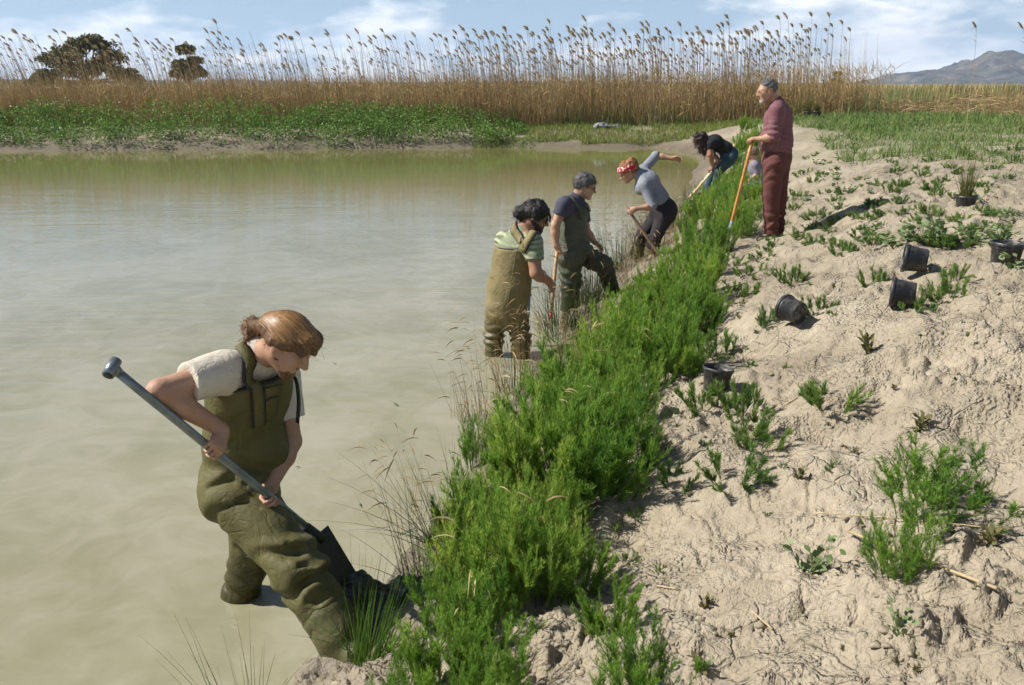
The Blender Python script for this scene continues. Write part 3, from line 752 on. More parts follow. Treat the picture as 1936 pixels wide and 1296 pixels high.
TALL = [tall_reed(700+k, 3.6, ln) for k, ln in enumerate([.04, .08, .10, .14, .17, .20, .26, .06, .12, .23])]
REED_LABEL = 'tall dry reed with a drooping brown plume rising above the reed bed'
rr = random.Random(21)
def reed_at(i, extra=False):
    x = rr.uniform(-24, 13.6) if not extra else rr.uniform(-38, 13.2)
    if rr.random() < .25: x = rr.uniform(-2, 12)
    y = float(reed_front(np.array(x))) + rr.uniform(.3, 4.8)
    want = np.interp(x, [-24, -8, 2, 14], [.185, .12, .07, .035]) + rr.gauss(0, .03)
    k = min(range(len(TALL)), key=lambda j: abs([.04,.08,.10,.14,.17,.20,.26,.06,.12,.23][j]-want + rr.gauss(0, .012)))
    H = (2.1 + 1.75*rr.random()**.85)*(1.0 if rr.random() < .8 else 1.08)*np.interp(x, [-24, -14, -4, 5, 14], [1.0, .97, .96, 1.02, .98])
    if extra: H *= rr.uniform(.62, 1.02)
    return x, y, gfast(x, y)-.05, k, H/3.6, rr.uniform(-.35, .35)
for i in range(300):
    x, y, z, k, s, rz = reed_at(i)
    e = empty('tall_reed', (x, y, z), rz); e.scale = (s, s, s)
    obj('stem', TALL[k][0], e); obj('plume', TALL[k][1], e)
    tag(e, REED_LABEL, 'reed', 'tall plumed reeds')
Vs = []; 
def mesh_arr(me):
    v = np.zeros(len(me.vertices)*3, np.float32); me.vertices.foreach_get('co', v)
    l = np.zeros(len(me.loops), np.int32); me.loops.foreach_get('vertex_index', l)
    tn = np.zeros(len(me.vertices), np.float32); me.attributes['tint'].data.foreach_get('value', tn)
    return v.reshape(-1, 3), l.reshape(-1, 4), tn
TA = [(mesh_arr(a), mesh_arr(b)) for a, b in TALL]
ps, pp = [], []
for i in range(1500):
    x, y, z, k, s, rz = reed_at(i, True); c_, s_ = math.cos(rz), math.sin(rz)
    R = np.array([[c_, -s_, 0], [s_, c_, 0], [0, 0, 1]])*s
    a, b = TA[k]
    ps.append((a[0]@R.T + np.array((x, y, z)), a[1], a[2]))
    if rr.random() < .8: pp.append((b[0]@R.T + np.array((x, y, z)), b[1], b[2]))
e = empty('reed_stand', (-5, 38, .7)); tag(e, 'finer reeds filling the gaps between the tall plumed reeds', 'reeds', None, 'stuff')
for nm, L_, mm in (('stem', ps, M_RSTEM), ('plume', pp, M_PLUME)):
    V, F, T = join(L_); o = obj(nm, mesh_np(nm, V - np.array((-5, 38, .7)), F, mm, False, {'tint': T}), e); tag(o, kind='stuff')

# ---- right side: trampled canes, green reeds behind
RNG = np.random.default_rng(79)
n = 9000
x = rnd(13.0, 34, n); y = rnd(0, 1, n)*9 + np.interp(x, [13, 18, 22, 34], [35.5, 33, 29, 27])
hgt_ = .55*np.exp(-((y-np.interp(x, [13, 18, 22, 34], [38, 36.5, 33, 31]))/2.6)**2)*(.6+.8*(fbm2(x*.7, y*.7, 3, 101)+.4))
B = np.stack([x, y, ground_z(x, y) + hgt_*RNG.random(n)], -1)
a = rnd(0, 6.28, n); up = RNG.normal(.12, .22, n)
D = unit(np.stack([np.cos(a), np.sin(a)*.8, up], -1)); ln = rnd(.25, 1.1, n); bd = np.zeros_like(D); bd[:, 2] = -.12*ln
P1 = strips(curve_pts(B, D, ln, bd, 3), np.array([1, .9, .3])[None]*rnd(.007, .016, n)[:, None], perp(D))
n = 5200
x = rnd(13.2, 38, n); y = rnd(38, 47, n)
P2 = blades_at(x, y, ground_z(x, y), rnd(.4, 1.15, n), .010, .28, 4, .3)
V, F, T = join([P1, P2])
o = obj('broken_cane', mesh_np('broken_cane', V, F, M_STRAW, False, {'tint': T})); tag(o, 'trampled straw-coloured canes heaped at the right edge of the field', 'dry reeds', None, 'stuff')
n = 9000
x = rnd(15, 44, n); y = rnd(40, 56, n); k = fbm2(x*.22, y*.22, 3, 103) > -.12; x = x[k]; y = y[k]
V, F, T = blades_at(x, y, ground_z(x, y), rnd(.7, 1.35, len(x)), .017, .18, 4, .25)
n = 1800
x = rnd(12.8, 30, n); y = rnd(29, 36.5, n); k = (fbm2(x*.5, y*.5, 3, 104) > .05) & (x/y > .36); x = x[k]; y = y[k]
Q = blades_at(x, y, ground_z(x, y), rnd(.2, .8, len(x)), .012, .3, 4, .3)
V, F, T = join([(V, F, T), Q])
o = obj('green_reeds', mesh_np('green_reeds', V, F, M_REEDG, False, {'tint': T})); tag(o, 'green reeds in the marsh beyond the trampled canes', 'reeds', None, 'stuff')
n = 26000
x = rnd(-1, 1, n)*90 + 10; y = 47 + 90*RNG.random(n)**1.8; k = np.abs(x) < y*.9; x = x[k]; y = y[k]
V, F, T = blades_at(x, y, ground_z(x, y), rnd(.6, 1.3, len(x))*1.05, .02+.0006*y, .2, 3, .25)
o = obj('marsh_reeds', mesh_np('marsh_reeds', V, F, M_REED, False, {'tint': T})); tag(o, 'dry marsh reeds stretching away to the horizon', 'reeds', None, 'stuff')

# a few separate reeds standing at the right
for (px, py, H, lab) in [(1594,222,2.6,'single slender reed standing just right of the end of the reed bed'),(1830,250,2.55,'single plumed reed in front of the mountain, farther left'),(1925,262,2.35,'plumed reed leaning at the right edge before the mountain')]:
    p = at_g(px, py); e = empty('tall_reed', p, rr.uniform(-.3, .3)); s = H/3.6; e.scale = (s, s, s); k = 1 if px < 1900 else 8
    obj('stem', TALL[k][0], e); obj('plume', TALL[k][1], e); tag(e, lab, 'reed')

# ---- trees behind the reeds
def tree(px, Y, W_, H, seed, label, clumps):
    global RNG
    RNG = np.random.default_rng(seed)
    X = (px-CX)/FPX*Y*CP; e = empty('tree', (X, Y, 1.0))
    C = np.array([(c[0]*W_/2, c[1], c[2]*H) for c in clumps]); Rr = np.array([c[3]*W_/2 for c in clumps])
    pts = [[(0, 0, -.3), (.1, 0, H*.2), (0, 0, H*.4)]]; rad = [[.35*W_/9, .26*W_/9, .2*W_/9]]
    for c, r in zip(C, Rr):
        pts.append([(0, 0, H*.22), tuple(c*.5+np.array((0, 0, H*.10))), tuple(c)]); rad.append([.14*W_/9, .1*W_/9, .05*W_/9])
    obj('trunk', tube_mesh('trunk', pts, rad, M_BARK, 6), e)
    # each big clump breaks into many twig clusters
    cc, rr_ = [], []
    for c, r in zip(C, Rr):
        for _ in range(30):
            d = unit(RNG.normal(size=3)); d[2] = abs(d[2])*.9 - .25
            cc.append(c + d*r*np.array((1, 1, .75))*rnd(.45, 1.0)); rr_.append(r*rnd(.16, .32))
    cc = np.array(cc); rr_ = np.array(rr_)
    V, F, T = leaf_cloud(cc, np.stack([rr_*1.2, rr_*1.2, rr_*.8], -1), 60, (.16, .36), (.06, .12), 3, .2)
    obj('crown', mesh_np('crown', V, F, M_TREE, False, {'tint': T}), e); tag(e, label, 'tree'); return e
tree(163, 95, 10.2, 6.1, 801, 'broad dark tree behind the reeds at the left', [(-.80,0,.30,.26),(-.62,.5,.58,.30),(-.25,-.5,.66,.34),(.05,.5,.80,.34),(.32,-.4,.82,.34),(.55,.4,.62,.28),(.80,0,.34,.28),(.3,.8,.45,.34),(-.3,.6,.40,.36),(.98,0,.25,.18),(-.98,0,.22,.16),(0,-.6,.4,.34)])
tree(357, 95, 3.3, 5.2, 802, 'narrower tree behind the reeds, right of the broad tree', [(0,0,.86,.55),(-.45,.2,.60,.42),(.5,0,.66,.42),(.1,.3,.55,.55),(-.6,0,.42,.42),(.6,.2,.42,.45),(0,-.3,.38,.5)])
tree(1583, 120, 1.5, 3.2, 803, 'small dark tree at the right end of the reed bed', [(0,0,.75,.5),(-.4,0,.5,.5),(.4,0,.5,.5),(0,.2,.4,.6)])
# ================================================================ pots, canes, litter and other small things
POTM, t = mat('black_plastic_pot'); v = objco(t); f = t.noise(v, 14, 5, .65); g = t.noise(v, 70, 3, .6)
princ(t, t.mix(t.mapr(t.math('ADD', t.math('MULTIPLY', f, .6), t.math('MULTIPLY', g, .4)), .48, .64, 0, .8), (.016, .016, .018), (.15, .132, .105)), .48, bump=g, bstr=.15, bdist=.002)
def lathe(name, prof, mat_, seg=40, skip=None):
    n = len(prof); a = np.linspace(0, 2*math.pi, seg, endpoint=False)
    V = np.array([(r*math.cos(w), r*math.sin(w), z) for r, z in prof for w in a])
    F = [(i*seg+k, i*seg+(k+1) % seg, (i+1)*seg+(k+1) % seg, (i+1)*seg+k) for i in range(n-1) for k in range(seg) if not (skip and skip(i, k))]
    return mesh_np(name, V, np.array(F), mat_, True)
PR, PH = .105, .165
POT_BODY = lathe('wall', [(.074, .004), (.078, .001), (.082, .006), (.094, .122), (.0985, .126), (.0985, .148), (.0955, .148), (.090, .120), (.0785, .008), (.074, .008), (.074, .004)], POTM)
POT_RIM = lathe('rim', [(.0985, .140), (.1065, .142), (.1075, .150), (.1065, .163), (.1035, .165), (.1000, .162), (.0985, .140)], POTM)
POT_BASE = lathe('base', [(.002, .008), (.028, .008), (.044, .008), (.058, .008), (.0738, .006), (.0738, .003), (.058, .004), (.044, .004), (.028, .004), (.002, .004), (.002, .008)], POTM, 40,
                 lambda i, k: i in (2, 6) and (k % 5) < 2)
def pot(p, zdir, label, sc=1.0, spin=0.0):
    e = empty('plant_pot', p); q = Vector(zdir).normalized().to_track_quat('Z', 'Y'); e.rotation_mode = 'QUATERNION'; e.rotation_quaternion = q @ Vector((0, 0, 1)).rotation_difference(Vector((0, 0, 1)))
    e.scale = (sc, sc, sc)
    for nm, me in (('wall', POT_BODY), ('rim', POT_RIM), ('base', POT_BASE)): obj(nm, me, e)
    tag(e, label, 'pot'); return e
def pot_px(px, py, zdir, label, wpx, lift=0.0):
    p = at_g(px, py); sc = wpx*axd(p)/FPX/(2*PR); return pot(p+np.array((0, 0, lift*sc)), zdir, label, sc), sc, p
pot_px(1352, 738, (.10, .05, 1), 'upright black pot half hidden by seedlings beside the shrub strip', 58)
_p, _s, _q = pot_px(1512, 616, (-.52, .80, .10), 'black pot lying with its holed base towards us on the slope', 52, .094); 
pot_px(1728, 580, (-1, .42, .04), 'nearer of the two black pots lying on their sides with mouths to the left', 56, .088)
pot_px(1750, 516, (-1, .38, .10), 'farther of the two black pots lying on their sides with mouths to the left', 54, .088)
pot_px(1898, 502, (.04, 0, 1), 'empty upright black pot near the right edge of the slope', 60, -.01)
_p, s6, p6 = pot_px(1823, 400, (.02, 0, 1), 'black pot holding a tall rush on the upper slope', 39, -.005)
e = empty('potted_soil', p6+np.array((0, 0, .14*s6))); obj('soil', lathe('soil', [(.001, .012), (.03, .014), (.06, .008), (.09*1.0, .0), (.001, -.01)], plain('potting_soil', (.10, .07, .04), .95, .4, 30, .6, .01), 24), e).scale = (s6, s6, 1)
tag(e, 'dark potting soil in the pot with the tall rush', 'soil')
M_RUSHY = leafmat('yellowing_rush', (.24, .17, .05), (.17, .19, .05), (.10, .15, .04), .5, .2)
e = empty('rush', p6+np.array((0, 0, .13*s6))); obj('blade', tuft_mesh('blade', 521, 90, (.18, .50), .16, .0032, M_RUSHY, R=.045), e); tag(e, 'tall yellow-green rush growing in the pot on the upper slope', 'rush')
for k, (px, lab) in enumerate([(1512, 'left of the potted rushes far behind the man in plum'), (1526, 'middle one of the potted rushes far behind the man in plum'), (1543, 'right of the potted rushes far behind the man in plum')]):
    p = at_g(px, 224); pot(p, (0, 0, 1), 'black pot, '+lab, 1.5)
    e = empty('rush', p+np.array((0, 0, .2))); obj('blade', tuft_mesh('blade', 530+k, 80, (.35, .8 if k < 2 else .4), .2, .008, M_RUSHY, R=.09), e); tag(e, 'green rush, '+lab, 'rush')
# fallen canes and straw
CANE = plain('split_cane', (.46, .34, .19), .6, .25, 20)
def cane(a, b, r, label, lift=.012):
    A, B = at_g(*a), at_g(*b); A[2] += lift; B[2] += lift
    pts = []
    for i in range(9):
        q = A+(B-A)*i/8; q[2] = max(q[2], gfast(q[0], q[1])+lift*.4); pts.append(q)
    o = obj('cane', tube_mesh('cane', [[p-B for p in pts]], [[r*(1.05 if i % 3 == 0 else 1) for i in range(9)]], CANE, 8), None, B); tag(o, label, 'cane'); return o
cane((1600, 1018), (1882, 1130), .0052, 'thick broken cane lying under the blue-green feathery plant', .03)
cane((1540, 978), (1700, 990), .0022, 'thin bent straw left of the blue-green feathery plant', .02)
cane((1775, 998), (1868, 1008), .0022, 'thin straw right of the blue-green feathery plant', .02)
cane((1240, 1112), (1278, 1118), .003, 'short red-brown twig beside the small shrub', .01)
cane((1420, 1160), (1460, 1195), .003, 'short pale straw on bare clay near the bottom', .01)
cane((1460, 780), (1550, 740), .003, 'thin straw beside the leaning seedling', .01)
RNG = np.random.default_rng(90)
n = 900
px_ = rnd(1.0, 9, n); py_ = rnd(1.6, 12, n); k = (shore_sd(px_, py_) > 1.0); px_ = px_[k]; py_ = py_[k]; n = len(px_)
a = rnd(0, 6.28, n); D = np.stack([np.cos(a), np.sin(a), rnd(-.05, .12, n)], -1); ln = rnd(.02, .10, n)
B = np.stack([px_, py_, ground_z(px_, py_) + soil_detail(px_, py_, shore_sd(px_, py_), np.hypot(px_, py_)) + .005], -1)
V, F, T = strips(curve_pts(B, D, ln, np.zeros_like(D), 2), np.full((n, 2), .0014), perp(D))
o = obj('straw_litter', mesh_np('straw_litter', V, F, M_STRAW, False, {'tint': T})); tag(o, 'tiny bits of straw scattered over the clay', 'litter', None, 'stuff')
# loose clods
ico = np.array([(0,0,1),(.894,0,.447),(.276,.851,.447),(-.724,.526,.447),(-.724,-.526,.447),(.276,-.851,.447),(.724,.526,-.447),(-.276,.851,-.447),(-.894,0,-.447),(-.276,-.851,-.447),(.724,-.526,-.447),(0,0,-1)])
icf = np.array([(0,1,2),(0,2,3),(0,3,4),(0,4,5),(0,5,1),(1,6,2),(2,7,3),(3,8,4),(4,9,5),(5,10,1),(2,6,7),(3,7,8),(4,8,9),(5,9,10),(1,10,6),(6,11,7),(7,11,8),(8,11,9),(9,11,10),(10,11,6)])
n = 15000
x = rnd(-.9, 9, n); y = 1.5 + 12*RNG.random(n)**1.6; sdv = shore_sd(x, y)
k = (sdv > .25) & (fbm2(x*1.1, y*1.1, 3, 61) > rnd(-.25, .15, n)); x = x[k]; y = y[k]; sdv = sdv[k]; n = len(x)
z = ground_z(x, y) + soil_detail(x, y, sdv, np.hypot(x, y))
s = .0025 + .013*RNG.random(n)**5.0
V = (ico[None]*(1+.42*RNG.normal(size=(n, 12, 1)))*s[:, None, None]*np.array([1.3, 1.0, .6]) + np.stack([x, y, z+s*.25], -1)[:, None]).reshape(-1, 3)
F = (icf[None] + (np.arange(n)*12)[:, None, None]).reshape(-1, 3)
m, t = mat('clod'); P = geo_pos(t); princ(t, t.ramp(t.noise(P, 14, 5, .65), [(.3, (.22, .18, .12)), (.6, (.36, .30, .21))]), .95, bump=t.noise(P, 120, 2), bstr=.5, bdist=.008)
o = obj('soil_clods', mesh_np('soil_clods', V, F, m, False)); tag(o, 'loose crumbs and clods of clay over the bank', 'clods', None, 'stuff')
# crumpled black sheeting on the far bank
TARP = plain('black_sheeting', (.022, .022, .024), .38, .5, 2.0, .5, .05); TARPG = plain('grey_sheeting', (.20, .205, .215), .45, .3, 2.0, .5, .05)
def lump(name, blobs, mat_, label, cat, seed, vox=.03, amp=.16):
    c0 = np.array(at_g(*blobs[0][:2])); Fm = Field()
    for (px, py, rx, ry, rz) in blobs: c = at_g(px, py); Fm.ell(c, (rx, ry, rz), None, .08)
    Fm.post += [ruffle(amp, 5, seed), ruffle(amp*.6, 13, seed+3)]
    o = obj(name, Fm.mesh(name, vox, mat_, c0, smooth=0)); o.location = c0; tag(o, label, cat); return o
def late_things():
    lump('plastic_sheet', [(1085,236,.38,.3,.16),(1110,238,.3,.3,.10)], TARP, 'crumpled black plastic sheet at the foot of the reeds', 'sheet', 3)
    lump('plastic_sheet', [(1135,240,.3,.25,.12),(1160,241,.35,.25,.10),(1185,243,.25,.2,.07)], TARPG, 'grey folds of plastic sheet beside the black sheet', 'sheet', 5)
    for (a, b, lab) in (((1236, 276), 240, 'short dark stake at the far shore left of the spoil heap'), ((1165, 268), 247, 'thin dead stem on the low far bank'), ((1300, 274), 245, 'dark stake at the far corner of the pond')):
        p = at_g(*a); q = at_y(a[0]-6, b, p[1]); o = obj('stake', tube_mesh('stake', [[(0, 0, -.1), (q-p)*.5+np.array((.04, 0, 0)), q-p]], [[.045, .04, .02]], WOODD, 6), None, p); tag(o, lab, 'stake')
    for (px, py, s, lab) in ((748, 765, .05, 'small green leaf floating in the middle of the near water'), (632, 688, .03, 'tiny brown twig floating right of the digger head'), (1010, 543, .08, 'clump of weed floating between the two men in waders'), (680, 955, .025, 'pale petal floating by the dark rushes'), (562, 884, .022, 'yellow leaf bit floating right of the digger arm')):
        p = at_z(px, py, .004); me = mesh_np('floating_leaf', np.array([(-s, 0, 0), (-.2*s, .22*s, .004), (s, .1*s, .008), (-.1*s, -.25*s, .003), (0, 0, .009)]), np.array([(0, 3, 4), (3, 2, 4), (2, 1, 4), (1, 0, 4)]), M_FLOAT)
        o = obj('floating_leaf', me, None, p); o.rotation_euler = (0, 0, px*.7); tag(o, lab, 'leaf')
M_FLOAT = plain('floating_leaf_green', (.10, .14, .05), .6, .5, 60)
# ================================================================ figure modelling: smooth distance fields -> one continuous surface
def V3(*a): return np.array(a, float)
def nrm(v): v = np.asarray(v, float); return v/max(1e-9, np.linalg.norm(v))
class Field:
    def __init__(s): s.pr = []; s.post = []
    def cone(s, a, b, ra, rb, k=.02, sq=None, cut=None, op='u'):
        a = np.asarray(a, float); b = np.asarray(b, float); r = max(ra, rb)
        s.pr.append(('c', (a, b, ra, rb, sq), k, cut, op, np.minimum(a, b)-r, np.maximum(a, b)+r)); return s
    def ell(s, c, rad, R=None, k=.02, cut=None, op='u'):
        c = np.asarray(c, float); rad = np.asarray(rad, float); R = np.eye(3) if R is None else R; m = rad.max()
        s.pr.append(('e', (c, rad, R), k, cut, op, c-m, c+m)); return s
    def chain(s, pts, rs, k=.02, **kw):
        for i in range(len(pts)-1): s.cone(pts[i], pts[i+1], rs[i], rs[i+1], k, **kw)
        return s
    @staticmethod
    def prim(pr, P):
        typ, q, k, cut, op, lo, hi = pr
        if typ == 'c':
            a, b, ra, rb, sq = q; ba = b-a; L2 = ba@ba + 1e-12; pa = P-a
            t = np.clip((pa@ba)/L2, 0, 1); v = pa - t[..., None]*ba
            if sq is not None:
                dr, f = sq; v = v + (v@dr)[..., None]*dr*(1/f-1)
                d = (np.sqrt(np.einsum('...i,...i', v, v)) - (ra+(rb-ra)*t))*(.5+.5*f)
            else: d = np.sqrt(np.einsum('...i,...i', v, v)) - (ra+(rb-ra)*t)
        else:
            c, rad, R = q; w = (P-c)@R.T; k0 = np.sqrt(np.sum((w/rad)**2, -1)); k1 = np.sqrt(np.sum((w/rad**2)**2, -1))+1e-9
            d = k0*(k0-1)/k1
        if cut is not None:
            for pt, nn in cut: d = np.maximum(d, (P-pt)@nn)
        return d
    @staticmethod
    def comb(A, d, k, op):
        if op == 'u':
            if k <= 0: return np.minimum(A, d)
            h = np.clip(.5+.5*(A-d)/k, 0, 1); return A+(d-A)*h - k*h*(1-h)
        d = -d
        if k <= 0: return np.maximum(A, d)
        h = np.clip(.5-.5*(A-d)/k, 0, 1); return A+(d-A)*h + k*h*(1-h)
    def at(s, P):
        P = np.asarray(P, float); A = np.full(P.shape[:-1], 1.0)
        for pr in s.pr: A = s.comb(A, s.prim(pr, P), pr[2], pr[4])
        return A
    def grad(s, P, e=.004):
        P = np.asarray(P, float); return unit(np.stack([s.at(P+e*np.eye(3)[i])-s.at(P-e*np.eye(3)[i]) for i in range(3)], -1))
    def snap(s, P, off=0.0, it=4):
        P = np.asarray(P, float).copy()
        for _ in range(it): P = P - s.grad(P)*(s.at(P)-off)[..., None]
        return P
    def mesh(s, name, vox, mat_, base, cuts=None, smooth=2):
        lo = np.min([p[5] for p in s.pr if p[4] == 'u'], 0)-3*vox; hi = np.max([p[6] for p in s.pr if p[4] == 'u'], 0)+3*vox
        n = np.ceil((hi-lo)/vox).astype(int)+1
        ax = [(lo[i]+vox*np.arange(n[i])).astype(np.float32) for i in range(3)]
        D = np.full(n, 1.0, np.float32)
        for pr in s.pr:
            pad = max(pr[2], 0)*.6+2.5*vox
            i0 = np.maximum(0, np.floor((pr[5]-pad-lo)/vox).astype(int)); i1 = np.minimum(n, np.ceil((pr[6]+pad-lo)/vox).astype(int)+1)
            if np.any(i1 <= i0): continue
            sl = tuple(slice(i0[i], i1[i]) for i in range(3))
            G = np.stack(np.meshgrid(*[ax[i][sl[i]] for i in range(3)], indexing='ij'), -1)
            D[sl] = s.comb(D[sl], s.prim(pr, G), pr[2], pr[4])
        if s.post or cuts:
            m = np.abs(D) < .06
            I = np.nonzero(m); P = np.stack([ax[i][I[i]] for i in range(3)], -1).astype(float)
            d = D[m]
            for fn in s.post: d = d + fn(P)
            D[m] = d
            for pt, nn in (cuts or []):
                pl = ((ax[0]-pt[0])*nn[0])[:, None, None] + ((ax[1]-pt[1])*nn[1])[None, :, None] + ((ax[2]-pt[2])*nn[2])[None, None, :]
                D = np.maximum(D, pl)
        V, F = surface_nets(D)
        if len(V) == 0: raise RuntimeError('empty '+name)
        V = V*vox + lo
        for _ in range(smooth): V = relax(V, F)
        return mesh_np(name, V-base, F, mat_, True)
def relax(V, F):
    acc = np.zeros_like(V); cnt = np.zeros(len(V))
    for a, b in ((0, 1), (1, 2), (2, 3), (3, 0)):
        for i, j in ((a, b), (b, a)):
            for c in range(3): acc[:, c] += np.bincount(F[:, i], V[F[:, j], c], len(V))
            cnt += np.bincount(F[:, i], minlength=len(V))
    return .5*V + .5*acc/np.maximum(cnt, 1)[:, None]
def surface_nets(D):
    S_ = D < 0
    n = D.shape
    c = sum(S_[i:n[0]-1+i, j:n[1]-1+j, k:n[2]-1+k].astype(np.int8) for i in (0, 1) for j in (0, 1) for k in (0, 1))
    act = (c > 0) & (c < 8); I = np.argwhere(act)
    vid = np.full(act.shape, -1, np.int64); vid[act] = np.arange(len(I))
    acc = np.zeros((len(I), 3)); cnt = np.zeros(len(I))
    cor = [(i, j, k) for i in (0, 1) for j in (0, 1) for k in (0, 1)]
    val = {q: D[I[:, 0]+q[0], I[:, 1]+q[1], I[:, 2]+q[2]].astype(float) for q in cor}
    for q in cor:
        for ax_ in range(3):
            if q[ax_] == 0:
                q2 = list(q); q2[ax_] = 1; q2 = tuple(q2)
                a, b = val[q], val[q2]; m = (a < 0) != (b < 0)
                t = np.where(m, a/np.where(a-b == 0, 1, a-b), 0)
                p = np.array(q, float)[None].repeat(len(I), 0); p[:, ax_] += t
                acc += np.where(m[:, None], p, 0); cnt += m
    V = I + acc/np.maximum(cnt, 1)[:, None]
    Fs = []
    for ax_ in range(3):
        u, w = [(1, 2), (2, 0), (0, 1)][ax_]
        sl0 = [slice(1, n[i]-1) for i in range(3)]; sl1 = [slice(1, n[i]-1) for i in range(3)]
        sl0[ax_] = slice(0, n[ax_]-1); sl1[ax_] = slice(1, n[ax_])
        a = S_[tuple(sl0)]; b = S_[tuple(sl1)]; m = a != b
        E = np.argwhere(m); flip = b[m]
        off = [1, 1, 1]; off[ax_] = 0; E = E+np.array(off)
        def vv(du, dw):
            q = E.copy(); q[:, u] += du; q[:, w] += dw; return vid[q[:, 0], q[:, 1], q[:, 2]]
        Q = np.stack([vv(-1, -1), vv(0, -1), vv(0, 0), vv(-1, 0)], -1)
        Q[flip] = Q[flip][:, ::-1]; Fs.append(Q)
    F = np.concatenate(Fs); return V, F[(F >= 0).all(1)]

# ---------------------------------------------------------------- materials for people
def skin(name, c):
    m, t = mat(name); v = objco(t); f = t.noise(v, 9, 4, .6); g = t.noise(v, 120, 2)
    col = t.ramp(f, [(.3, tuple(x*y for x, y in zip(c, (.82, .72, .68)))), (.7, c)])
    h_ = t.noise(v, 38, 4, .65); col = t.mix(t.mapr(h_, .5, .75, 0, .35), col, tuple(x*.72 for x in c)); princ(t, col, .55, bump=t.math('ADD', g, h_), bstr=.35, bdist=.004, Specular_IOR_Level=.35); return m
SKIN = skin('fair_skin', (.45, .268, .172)); SKIN2 = skin('tanned_skin', (.34, .185, .11))
def cloth(name, c, var=.22, scale=7, weave=260, rough=.85, dirt=None, wetz=None, bs=.4):
    m, t = mat(name); v = objco(t)
    f = t.noise(v, scale, 5, .62); w = t.noise(v, weave, 2, .5)
    lo = tuple(x*(1-var) for x in c); hi = tuple(min(1, x*(1+var)) for x in c)
    col = t.ramp(f, [(.32, lo), (.68, hi)])
    if dirt:
        d = t.mapr(t.noise(v, 4.2, 6, .68, .4), .56, .72, 0, .55); col = t.mix(d, col, dirt)
    if wetz:      # soaked below the splash line
        sp = t.new('ShaderNodeSeparateXYZ', i_0=v); wv = t.mapr(t.math('SUBTRACT', sp.outputs[2], t.math('MULTIPLY', f, .16)), wetz-.14, wetz-.04, .62, 0.0)
        col = t.mix(wv, col, tuple(x*.28 for x in c)); rough = t.mapr(wv, 0, .62, rough, .32)
    big = t.noise(v, 16, 4, .6)
    rg = t.math('ABSOLUTE', t.math('SUBTRACT', t.noise(v, 8, 3, .5, 1.2), .5)); rg = t.mapr(rg, 0, .07, -.28, .0)
    h = t.math('ADD', t.math('ADD', t.math('MULTIPLY', w, .25), big), rg)
    princ(t, col, rough, bump=h, bstr=bs*1.3, bdist=.012, Specular_IOR_Level=.3); return m
OLIVE = cloth('olive_neoprene', (.098, .087, .028), .22, 5, 300, .66, (.17, .15, .09), .26)
TANW = cloth('tan_neoprene', (.195, .157, .070), .2, 5, 300, .72, (.27, .23, .14), .34)
GREENW = cloth('grey_green_canvas', (.075, .079, .052), .25, 6, 300, .66, (.13, .13, .095), .36)
BOOTG = cloth('olive_rubber', (.105, .100, .040), .15, 6, 300, .45, (.2, .17, .11))
BEIGE = cloth('sand_cotton', (.56, .50, .40), .07, 6, 400)
NAVY = cloth('navy_cotton', (.060, .058, .085), .15, 6, 400)
GREYK = cloth('grey_knit', (.225, .235, .26), .1, 6, 400)
BLACKP = cloth('black_jersey', (.030, .024, .028), .2, 6, 400)
BLACKT = cloth('black_cotton', (.014, .013, .014), .2, 6, 400)
PLUM = cloth('plum_corduroy', (.125, .045, .038), .2, 9, 400)
TEAL = cloth('dark_teal_denim', (.035, .065, .075), .3, 6, 400)
BLUE = cloth('blue_denim', (.09, .16, .36), .25, 6, 400)
LILAC = cloth('grey_lilac_cotton', (.20, .185, .215), .1, 6, 400)
CREAM = cloth('cream_cotton', (.55, .50, .40), .1, 6, 400)
SHOE = cloth('dusty_leather', (.20, .165, .12), .25, 9, 200)
BLACKTRIM = plain('black_rubber_trim', (.012, .012, .011), .55)
LENS = plain('dark_lens', (.01, .01, .012), .12)
GOLD = plain('gold_wire', (.45, .30, .12), .35, Metallic=.8)
# striped T-shirt, checked shirt, bandana
m, t = mat('green_striped_cotton'); v = objco(t); f = t.noise(v, 5, 4)
sep = t.new('ShaderNodeSeparateXYZ', i_0=v)
st = t.math('SINE', t.math('MULTIPLY', t.math('ADD', sep.outputs[2], t.math('MULTIPLY', f, .10)), 150.0))
col = t.mix(t.mapr(st, -.25, .25), (.115, .125, .072), (.40, .40, .25))
princ(t, t.mix(t.mapr(t.noise(v, 2.2, 2), .45, .6), col, (.20, .22, .13)), .85, bump=f, bstr=.3, bdist=.02); STRIPE = m
m, t = mat('plum_check_cotton'); v = objco(t); sep = t.new('ShaderNodeSeparateXYZ', i_0=v)
def band(sck, fr, ph=0.0): return t.mapr(t.math('SINE', t.math('ADD', t.math('MULTIPLY', sck, fr), ph)), .55, .85)
gx_ = band(t.math('ADD', sep.outputs[0], t.math('MULTIPLY', sep.outputs[1], .8)), 165.0); gz2 = band(sep.outputs[2], 165.0)
c = t.mix(t.math('MULTIPLY', gx_, .30), (.165, .060, .066), (.26, .15, .15)); c = t.mix(t.math('MULTIPLY', gz2, .30), c, (.09, .035, .05))
f = t.noise(v, 11, 4, .6); princ(t, t.mix(t.mapr(f, .35, .7, 0, .3), c, (.22, .10, .11)), .85, bump=f, bstr=.4, bdist=.02); CHECK = m
m, t = mat('red_white_bandana'); v = objco(t)
n1 = t.noise(v, 20, 2, .5, 1.2); c = t.ramp(n1, [(.40, (.50, .015, .02)), (.54, (.46, .02, .03)), (.57, (.75, .70, .66)), (.66, (.75, .72, .70)), (.70, (.12, .12, .15))])
princ(t, c, .8); BANDANA = m
HAIRB = leafmat('brown_hair', (.085, .038, .013), (.25, .125, .045), (.52, .32, .14), .42, .05)
